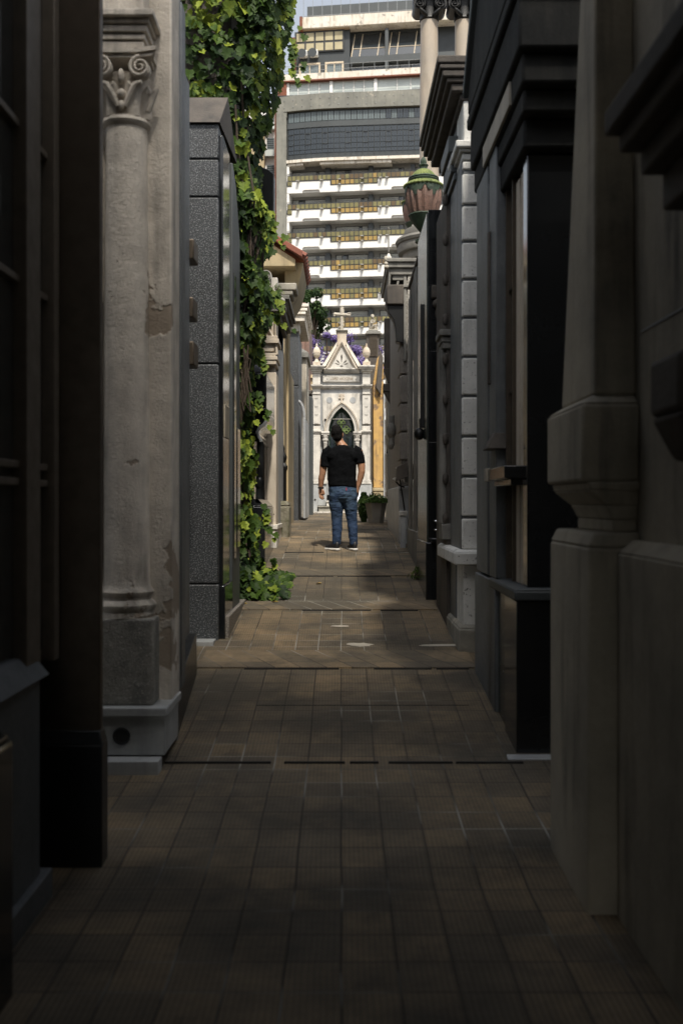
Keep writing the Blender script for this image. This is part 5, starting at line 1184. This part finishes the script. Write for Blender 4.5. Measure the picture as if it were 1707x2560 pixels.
def E(z):
    for (a, xa), (c, xc_) in zip(edge, edge[1:]):
        if z <= c: return xa+(xc_-xa)*(z-a)/(c-a)
    return -.8
ir = random.Random(11); items = []
def dens(x, y, z): return noise.noise(Vector((x*2.2, y*1.6, z*1.5)))
for k in range(8600):
    z = ir.uniform(.55, 8.6); d = ir.uniform(11.0, 13.15)
    ex = E(z)
    if ir.random() < .55:       # corridor side
        depth = ir.random()**1.8*.38; taper = (abs(d-12)/1.2)**2*.14*(1 if z > 1 else .5)
        x = ex-taper-depth; nrm = (1, -.75+ir.uniform(-.3,.3), .35+ir.uniform(-.4,.5))
    else:                       # face towards the camera
        x = ex-.08-ir.uniform(0, 1.7 if z > 4.8 else .6)*ir.random()**.6; d = 11.0+ir.random()**1.6*.45; nrm = (.25+ir.uniform(-.5,.5), -1, .4+ir.uniform(-.4,.5))
    dn = dens(x, d, z)
    if dn < -.22 and ir.random() < .75: continue
    if z < 3.4 and ir.random() < .42: continue
    if z < 3.4 and x > ex-.1 and d > 12.5: continue
    if d < 11.3 and x > ex-.06 and ir.random() < .5: continue
    nrm = Vector(nrm)+Vector((ir.uniform(-.5,.5),)*1+(ir.uniform(-.5,.5), ir.uniform(-.5,.5)))
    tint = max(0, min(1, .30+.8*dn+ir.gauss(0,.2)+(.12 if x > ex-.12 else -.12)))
    if ir.random() < .05: tint = 1
    items.append(((x, d, z), nrm, ir.uniform(.05,.09)+.08*ir.random()**2, tint))
for k in range(300):            # skirt on the path
    a = ir.random(); d = 10.95+ir.random()*1.5; x = -1.15+ir.random()**1.9*.56; z = g(d)+ir.random()**2*.24*(1-(x+1.15)/.62)+.02
    items.append(((x, d, z), (ir.uniform(-.3,.6), -.6+ir.uniform(-.4,.4), .9), ir.uniform(.07,.13), max(0,min(1,ir.gauss(.42,.22)))))
for (x0_,z0_,d_) in ((-.98,3.55,12.0),(-.75,4.1,12.1),(-.8,5.0,12.0),(-.65,7.4,11.8),(-.6,6.9,11.9),(-.58,7.1,12.2),(-.95,2.9,11.9),(-.8,.95,12.2),(-.9,1.6,12),(-.9,4.3,12)):
    for j in range(9): items.append(((x0_+j*.022*ir.uniform(-.2,1.3), d_-.1, z0_-j*.055), (.3,-1,.4), ir.uniform(.06,.11), ir.uniform(.3,1)))
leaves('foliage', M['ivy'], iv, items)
b = B()
for k in range(34):
    z = ir.uniform(.8, 1.6); d = ir.uniform(11.1,13); pts = []
    x = E(z)-.15
    for j in range(8): pts.append((E(z)-.12+ir.uniform(-.08,.02), d+j*.03*ir.uniform(-1,1), z)); z += ir.uniform(.35,.9)
    b.tube(pts, .012, 5)
for j in range(14): b.tube([(-1.12+ir.uniform(-.02,.12),11.05,3.3+ir.uniform(-.4,.4)),(-1.05+ir.uniform(-.05,.1),11.0,3.0+ir.uniform(-.4,.3)),(-1.08,11.05,2.7+ir.uniform(-.2,.3))], .006, 4)
b.build('stem', M['bark'], iv)

def tree(label, x, y, h, rad, mat, n, seed, name='tree', size=.28, zc=None, sq=1, grp=None):
    r = random.Random(seed); t = thing(name, label, 'tree', (x, y, 1.35), grp)
    zc = zc or h-rad*.8
    b = B().tube([(x,y,1.3),(x+.2,y,zc*.5),(x,y,zc)], [.32,.25,.14], 10)
    cl = []
    for k in range(30):
        a = r.uniform(0, 6.28); rr_ = rad*r.uniform(.35,.85); p = (x+rr_*math.cos(a), y+rr_*math.sin(a), zc+rad*sq*r.uniform(-.6,.75)); cl.append((p, rad*r.uniform(.14,.42)))
        b.tube([(x,y,zc*.62),((x+p[0])/2,(y+p[1])/2,(zc*.7+p[2])/2),p], [.10,.07,.03], 6)
    b.build('trunk', M['bark'], t)
    it = []
    for k in range(n):
        p, s = r.choice(cl); v = Vector((r.gauss(0,1), r.gauss(0,1), r.gauss(0,1))).normalized(); q = s*r.random()**.35
        pos = Vector(p)+Vector((v.x*q, v.y*q, v.z*q*.8)); tint = max(0, min(1, .4+.35*v.z+r.gauss(0,.2)))
        it.append((pos, v+Vector((r.uniform(-.6,.6),r.uniform(-.6,.6),r.uniform(0,.8))), size*r.uniform(.6,1.3), tint))
    leaves('crown', mat, t, it, 'blob'); return t
tree('dark green rounded tree left of the cross, in front of the white balconies', X(700,58), 58, Z(655,58), 1.35, M['tree'], 5500, 3, name='tree', size=.17, zc=12.1, sq=1.5)
tree('yellow green tree top behind the pink chimney', X(668,64), 64, Z(600,64), 2.0, M['plant'], 3000, 5, size=.22, zc=12.5)
tree('jacaranda tree covered in violet blossom left of the stone cross', X(752,52), 52, Z(762,52), 1.5, M['jac'], 4200, 8, name='jacaranda_tree', size=.10, zc=9.2, sq=.8, grp='jacarandas behind the gabled tomb')
tree('jacaranda tree covered in violet blossom right of the stone cross', X(826,53), 53, Z(762,53), 1.4, M['jac'], 4200, 9, name='jacaranda_tree', size=.10, zc=9.0, sq=.8, grp='jacarandas behind the gabled tomb')
tree('violet jacaranda branches lower down beside the right slope of the white gable', X(836,50), 50, Z(800,50), 1.1, M['jac'], 3500, 10, name='jacaranda_tree', size=.12, zc=7.9, grp='jacarandas behind the gabled tomb')
# the low dark wall of tombs behind the gable, hiding the street
b = B().box(-14, 14, 62, 63, 1.3, 5.5); single(b, 'cemetery_wall', M['brownstone'], 'dark boundary wall behind the trees', 'wall', (0,62,1.35))

# ---- potted plant
DP = 20.9; px = X(863,DP)
t = thing('potted_plant', 'square grey planter with leafy green plants beside the right wall', 'potted plant', (px, DP, g(DP)))
z0 = g(DP); z1 = Z(1156,DP); w1, w0 = .213, .15
def oct_(w, ch, z): return [(px-w+ch,DP-w,z),(px+w-ch,DP-w,z),(px+w,DP-w+ch,z),(px+w,DP+w-ch,z),(px+w-ch,DP+w,z),(px-w+ch,DP+w,z),(px-w,DP+w-ch,z),(px-w,DP-w+ch,z)]
b = B(); rings = [oct_(w0,.08,z0),oct_(w1,.11,z1),oct_(w1+.008,.112,z1),oct_(w1+.008,.112,z1+.02),oct_(w1-.02,.10,z1+.02),oct_(w1-.03,.10,z1-.06)]
vs = [p for r_ in rings for p in r_]; fs = [tuple(range(8))[::-1]]
for i in range(len(rings)-1): fs += [(i*8+k,i*8+(k+1)%8,(i+1)*8+(k+1)%8,(i+1)*8+k) for k in range(8)]
fs.append(tuple(5*8+k for k in range(8))); b.add(vs, fs); b.build('planter', M['pot'], t, ang=20)
pr = random.Random(21); it = []
for k in range(900):
    a = pr.uniform(0,6.28); r_ = .30*pr.random()**.6; zz_ = z1+.02+pr.random()**1.3*.2*(1.2-r_/.3)
    it.append(((px-.03+r_*1.15*math.cos(a), DP+r_*math.sin(a), zz_), (math.cos(a)+pr.uniform(-.4,.4), math.sin(a)-.4, pr.uniform(.1,1)), pr.uniform(.03,.06), max(0,min(1,pr.gauss(.4,.25)))))
leaves('foliage', M['plant'], t, it, 'blob')
b = B()
for k in range(12):
    a = -1.35+k*.25; L = pr.uniform(.2,.34); b.tube([(px,DP,z1),(px+L*.5*math.sin(a),DP-.1,z1+.17*math.cos(a*.8)),(px+L*math.sin(a),DP-.16,z1+.12*math.cos(a))], [(.008,.003),(.02,.004),(.004,.002)], 6)
b.build('long_leaves', M['crossgreen'], t)
qx = X(833,21.6)
t = thing('trailing_shrub', 'dark small leaved shrub trailing to the ground behind the left of the planter', 'shrub', (qx, 21.6, g(21.6)))
it = []
for k in range(1500):
    zz_ = g(21.6)+pr.random()*.62; a = pr.uniform(0,6.28); r_ = (.10+.05*math.sin(zz_*9))*pr.random()**.4
    it.append(((qx+.02+r_*math.cos(a), 21.6+r_*math.sin(a), zz_), (math.cos(a), math.sin(a)-.3, .4), pr.uniform(.03,.055), max(0,min(1,pr.gauss(.25,.2)))))
leaves('foliage', M['plant'], t, it, 'blob'); b = B().tube([(qx,21.6,g(21.6)),(qx+.02,21.6,g(21.6)+.55)], .012, 6); b.build('stem', M['bark'], t)
# fern on the ledge and weeds by the wall
def tuft(x, y, z, h, n, label, cat, nm):
    t = thing(nm, label, cat, (x, y, z)); it = []
    for k in range(n):
        a = pr.uniform(0,6.28); q = pr.random(); it.append(((x+q*h*.8*math.cos(a), y+q*h*.5*math.sin(a), z+h*pr.random()*(1.1-q*.6)), (math.cos(a), -.6, .6), h*pr.uniform(.25,.45), max(0,min(1,pr.gauss(.6,.2)))))
    leaves('foliage', M['ivy'], t, it, 'blade'); b = B()
    for k in range(5): b.tube([(x,y,z-.02),(x+(k-2)*.1*h,y,z+h*.8)], .004, 4)
    b.build('stem', M['bark'], t)
tuft(X(636,14.9), 14.85, Z(676,14.9), .14, 60, 'small fern growing out of the cream tomb cornice', 'fern', 'fern')
tuft(X(953,12.5), 12.3, g(12.3), .14, 50, 'green weeds at the foot of the right wall, in front of the grey slab tomb', 'weeds', 'weeds')
for i, (vx, D, lab) in enumerate(((732,12.0,'yellow fallen leaf in the middle of the paving, nearer than the man'),(632,10.9,'orange fallen leaf beside the ivy on the paving'),(560,10.8,'small yellow leaf lying below the granite tomb'))):
    x = X(vx,D); s = .045; b = B().add([(x-s,D-s*.3,g(D)+.012),(x-.2*s,D-s*.8,g(D)+.02),(x+s,D,g(D)+.014),(x+.2*s,D+s*.8,g(D)+.018),(x,D,g(D)+.008),(x,D,g(D)+.006)], [(0,1,4),(1,2,4),(2,3,4),(3,0,4),(1,0,5),(2,1,5),(3,2,5),(0,3,5)])
    single(b, 'fallen_leaf', M['leafdry'], lab, 'fallen leaf', (x,D,g(D)), 'fallen leaves')

# ================================================================== THE MAN
DM = 14.7; k_ = 1/6.03*.9186*DM/F; FX = (857.8-853.5)*DM/2560; FZ = g(DM)
def m(a, c, dy=0): return (FX+(a-590)*k_, DM+dy, FZ+.004+(2040-c)*k_)
man = thing('person', 'man seen from behind in black t-shirt and blue jeans, one hand in his pocket', 'person', (FX, DM, FZ))
body = B()
rot = Matrix.Rotation(R(-6), 3, 'Y') @ Matrix.Rotation(R(14), 3, 'X')
hc = Vector(m(495, 285, .0))
body.ell(hc, (.076,.098,.110), 20, 14, rot)                                     # skull
body.ell(hc+Vector((.018,.045,-.055)), (.058,.065,.065), 16, 10)               # jaw
body.ell(hc+Vector((.03,.112,-.02)), (.014,.02,.03), 10, 8)                     # nose
body.ell(hc+Vector((.03,.098,-.062)), (.026,.012,.010), 10, 6)                  # mouth
for s in (-1,1): body.ell(hc+Vector((s*.078+.004,.015,-.015)), (.012,.022,.034), 10, 8)  # ears
for s in (-1,1): body.ell(hc+Vector((s*.028+.02,.088,.012)), (.014,.012,.012), 8, 6)
body.tube([m(520,360,.01), m(535,410,.0), m(560,450,-.005), m(590,520,0)], [(.060,.058),(.062,.06),(.070,.068),(.10,.09)], 16)
# arms
LA = [m(345,545,0), m(300,700,-.01), m(290,800,-.012), m(278,890,-.012), m(262,960,.0), m(256,1040,.012), m(252,1100,.018)]
body.tube(LA, [.066,.060,.055,.047,.047,.038,.030], 14)
RA = [m(815,545,0), m(852,680,-.015), m(862,760,-.02), m(868,850,-.025), m(852,930,-.015), m(830,1020,-.005), m(806,1100,.0), m(795,1170,.015)]
body.tube(RA, [.066,.062,.058,.050,.048,.040,.031,.034], 14)
# left hand: palm facing back, five fingers
def hand(o, base, dx, up=1):
    px_, pz_ = base
    o.tube([m(252,1095,.018), m(256,1135,.020), m(260,1175,.022), m(262,1200,.022)], [(.022,.026),(.018,.036),(.017,.043),(.014,.040)], 12, up=(0,1,0))
    fing = [((240,1195),(232,1225),(238,1248),(250,1262),.0),((254,1202),(250,1236),(258,1262),(272,1276),.006),((268,1204),(268,1238),(278,1264),(292,1277),.010),((282,1200),(286,1228),(294,1250),(302,1262),.014)]
    for a_, b_, c_, d_, dy in fing:
        o.tube([m(*a_,.022+dy), m(*b_,.014+dy), m(*c_,.016+dy), m(*d_,.026+dy)], [.0098,.0092,.0086,.0072], 8)
    o.tube([m(284,1130,.012), m(298,1160,.006), m(304,1190,.006), m(303,1212,.010)], [.0125,.0115,.0105,.008], 8)
hand(body, (0,0), 1)
# the right hand goes into the pocket: wrist and thumb showing, fingers inside
body.tube([m(795,1165,.02), m(785,1200,.035), m(778,1240,.045)], [(.03,.036),(.022,.04),(.016,.035)], 12)
for j in range(4): body.tube([m(786-j*9,1225,.045), m(778-j*9,1265,.05), m(770-j*8,1290,.05)], [.0095,.009,.007], 8)
body.tube([m(802,1150,.035), m(806,1185,.045), m(800,1212,.05)], [.012,.011,.008], 8)
bo = remesh_part(body, 'body', M['skin'], man, .0052, 3)
# hair cap
hb = B(); hb.ell(hc+Vector((-.002,-.012,.018)), (.084,.102,.110), 24, 16, rot); hb.ell(hc+Vector((.006,-.042,-.045)), (.070,.062,.068), 18, 12)
hb.ell(hc+Vector((-.01,-.01,.07)), (.07,.085,.06), 18, 12)
ho = remesh_part(hb, 'hair', M['hair'], man, .007, 2)
tx_ = bpy.data.textures.new('hairnoise', 'CLOUDS'); tx_.noise_scale = .02
dm_ = ho.modifiers.new('d', 'DISPLACE'); dm_.texture = tx_; dm_.strength = .012; dm_.mid_level = .5
# shirt: torso rings
sh = B()
rings = [(455,520,640,.075),(475,470,690,.10),(505,400,760,.115),(545,350,812,.128),(600,345,812,.135),(680,352,795,.140),(760,360,788,.138),(850,362,784,.132),(940,362,786,.130),(1020,362,792,.135),(1085,362,802,.140)]
vs = []; fs = []; n = 28
for c_, a0, a1, dp in rings:
    cx_ = (a0+a1)/2; hw = (a1-a0)/2*k_; p = m(cx_, c_)
    for q in range(n):
        th = 2*math.pi*q/n; e = .75
        vs.append((p[0]+hw*math.copysign(abs(math.cos(th))**e, math.cos(th)), p[1]+dp*math.copysign(abs(math.sin(th))**e, math.sin(th)), p[2]-.012*(math.cos(th) if c_ > 1050 else 0)-(.0 if c_ < 1050 else .012*math.cos(th*2))))
for i in range(len(rings)-1):
    for q in range(n): q2 = (q+1) % n; fs.append((i*n+q, (i+1)*n+q, (i+1)*n+q2, i*n+q2))
fs.append(tuple(range(n))); fs.append(tuple((len(rings)-1)*n+q for q in range(n))[::-1]); sh.add(vs, fs)
sh.tube([m(420,530,0), m(345,575,0), m(318,660,-.008), m(312,745,-.012), m(310,785,-.012)], [(.10,.088),(.086,.078),(.077,.070),(.076,.069),(.077,.070)], 18)
sh.tube([m(740,530,0), m(810,570,0), m(838,640,-.012), m(846,700,-.016), m(848,735,-.018)], [(.10,.088),(.086,.078),(.076,.072),(.074,.072),(.075,.072)], 18)
sh.ell(m(440,620,-.06), (.09,.075,.10)); sh.ell(m(720,620,-.06), (.09,.075,.10)); sh.ell(m(580,1000,-.02),(.21,.12,.09))
so = remesh_part(sh, 'shirt', M['shirt'], man, .010, 4)
tw_ = bpy.data.textures.new('cloth', 'CLOUDS'); tw_.noise_scale = .09
d2 = so.modifiers.new('d', 'DISPLACE'); d2.texture = tw_; d2.strength = .018; d2.mid_level = .5
cb = B().tube([m(530,458,-.062+.0), m(485,452,.0), m(530,445,.06), m(600,440,.07), m(640,452,.0), m(600,458,-.06)], .009, 8, closed=True); cb.build('collar', M['shirt'], man)
# jeans
je = B()
pel = [(1070,368,798,.125),(1110,366,800,.132),(1160,370,800,.140),(1210,376,796,.145),(1260,384,788,.130),(1320,412,760,.085)]
vs = []; fs = []
for c_, a0, a1, dp in pel:
    cx_ = (a0+a1)/2; hw = (a1-a0)/2*k_; p = m(cx_, c_)
    for q in range(n):
        th = 2*math.pi*q/n; vs.append((p[0]+hw*math.copysign(abs(math.cos(th))**.8, math.cos(th)), p[1]+dp*math.copysign(abs(math.sin(th))**.8, math.sin(th)), p[2]))
for i in range(len(pel)-1):
    for q in range(n): q2 = (q+1) % n; fs.append((i*n+q, (i+1)*n+q, (i+1)*n+q2, i*n+q2))
fs.append(tuple(range(n))); fs.append(tuple((len(pel)-1)*n+q for q in range(n))[::-1]); je.add(vs, fs)
je.ell(m(484,1225,-.04), (.100,.088,.14)); je.ell(m(688,1225,-.04), (.100,.088,.14))
je.tube([m(482,1220,0), m(484,1350,.0), m(492,1470,.006), m(496,1580,.01), m(498,1700,.0), m(495,1820,-.01), m(490,1900,-.008), m(488,1955,-.004)], [(.112,.108),(.108,.104),(.094,.088),(.082,.078),(.078,.073),(.074,.066),(.070,.064),(.068,.062)], 20)
je.tube([m(692,1220,0), m(696,1350,.0), m(712,1470,.008), m(722,1580,.012), m(732,1700,.0), m(742,1820,-.01), m(745,1900,-.008), m(748,1962,-.004)], [(.112,.108),(.108,.104),(.092,.088),(.080,.077),(.075,.073),(.069,.066),(.066,.062),(.065,.06)], 20)
for aa, cc in ((488,1890),(492,1925),(746,1890),(748,1930)): je.tube([m(aa-62,cc+6,-.0),m(aa,cc,-.066),m(aa+62,cc-5,0)], .011, 8)
jo = remesh_part(je, 'jeans', M['denim'], man, .009, 3)
d3 = jo.modifiers.new('d', 'DISPLACE'); d3.texture = tw_; d3.strength = .016; d3.mid_level = .5
b = B(); b.box(m(632,0)[0], m(642,0)[0], DM-.148, DM-.140, m(0,1142)[2], m(0,1100)[2]); b.build('red_tab', plain('red_fabric', (.5,.02,.05), .7), jo)
b = B()
for x0_, x1_ in ((410,540),(625,752)): b.box(m(x0_,0)[0], m(x1_,0)[0], DM-.150, DM-.138, m(0,1330)[2], m(0,1175)[2])
# shoes
for sgn, (hx, tox) in ((-1,(498,352)),(1,(765,690))):
    s_ = B(); heel = Vector(m(hx,2010,-.055)); toe = Vector(m(tox,2015,.12 if sgn < 0 else .17)); dr_ = (toe-heel); 
    for q in range(9):
        f = q/8; p = heel+dr_*f; w_ = .036+.014*math.sin(math.pi*min(1,f*1.1)); s_.ell((p.x,p.y,FZ+.045+.030*(1-f)**1.3), (w_,w_,.036+.028*(1-f)), 12, 8)
    sh_ = remesh_part(s_, 'shoe', M['shoe'], man, .007, 2)
    s2 = B()
    for q in range(9):
        f = q/8; p = heel+dr_*f; w_ = .044+.014*math.sin(math.pi*min(1,f*1.1)); s2.lathe([(w_*.96,0),(w_*1.03,.012),(w_,.032)], (p.x,p.y,FZ+.002), 16)
    so_ = remesh_part(s2, 'sole', M['sole'], sh_, .006, 1)
# watch
b = B().tube([m(252,1095,-.018), m(286,1100,.018), m(254,1104,.052), m(219,1098,.018)], (.014), 8, closed=True).box(m(238,0)[0], m(268,0)[0], DM-.026, DM-.014, m(0,1125)[2], m(0,1085)[2]); b.build('watch', M['shoe'], man)

# ================================================================== unseen block added behind the viewpoint to shade the near half of the alley
az = R(AZ); cx_, cy_ = 3+62*math.sin(az), 6-62*math.cos(az)
t = thing('shade_block', 'unseen block added far behind the viewpoint to shade the near alley', 'apartment block', (cx_, cy_, 0))
H = (10.2-(cy_+6))/math.cos(az)*math.tan(R(EL))
b = B().box(cx_-11, cx_+11, cy_-6, cy_+6, -1, H); b.build('wall', M['concrete'], t)  # body of the added shade block
for k in range(24):
    b = B().box(cx_-10.5, cx_+10.5, cy_+6, cy_+6.2, 3+k*H/25, 4.6+k*H/25); b.build('shade_block_band', M['winglass'], t)

t = thing('shade_roof', 'added unseen gateway roof spanning the alley above the viewpoint', 'blocker', (0, 0, 5.2))  # unseen cover added overhead to keep skylight off the near paving
b = B().box(-1.42, 1.2, -4.5, 3.5, 5.25, 5.6); b.build('roof', M['brownstone'], t, bevel=.02)  # slab of the added unseen shade roof
b = B().box(-1.42, 1.2, -4.5, -4.1, 4.6, 5.25); b.build('beam', M['brownstone'], t, bevel=.02)
b = B().box(-3.4, -1.42, -4.5, .6, 0, 6).box(1.2, 3.2, -4.5, .4, 0, 6); b.build('side_wall', M['brownstone'], t, bevel=.02)
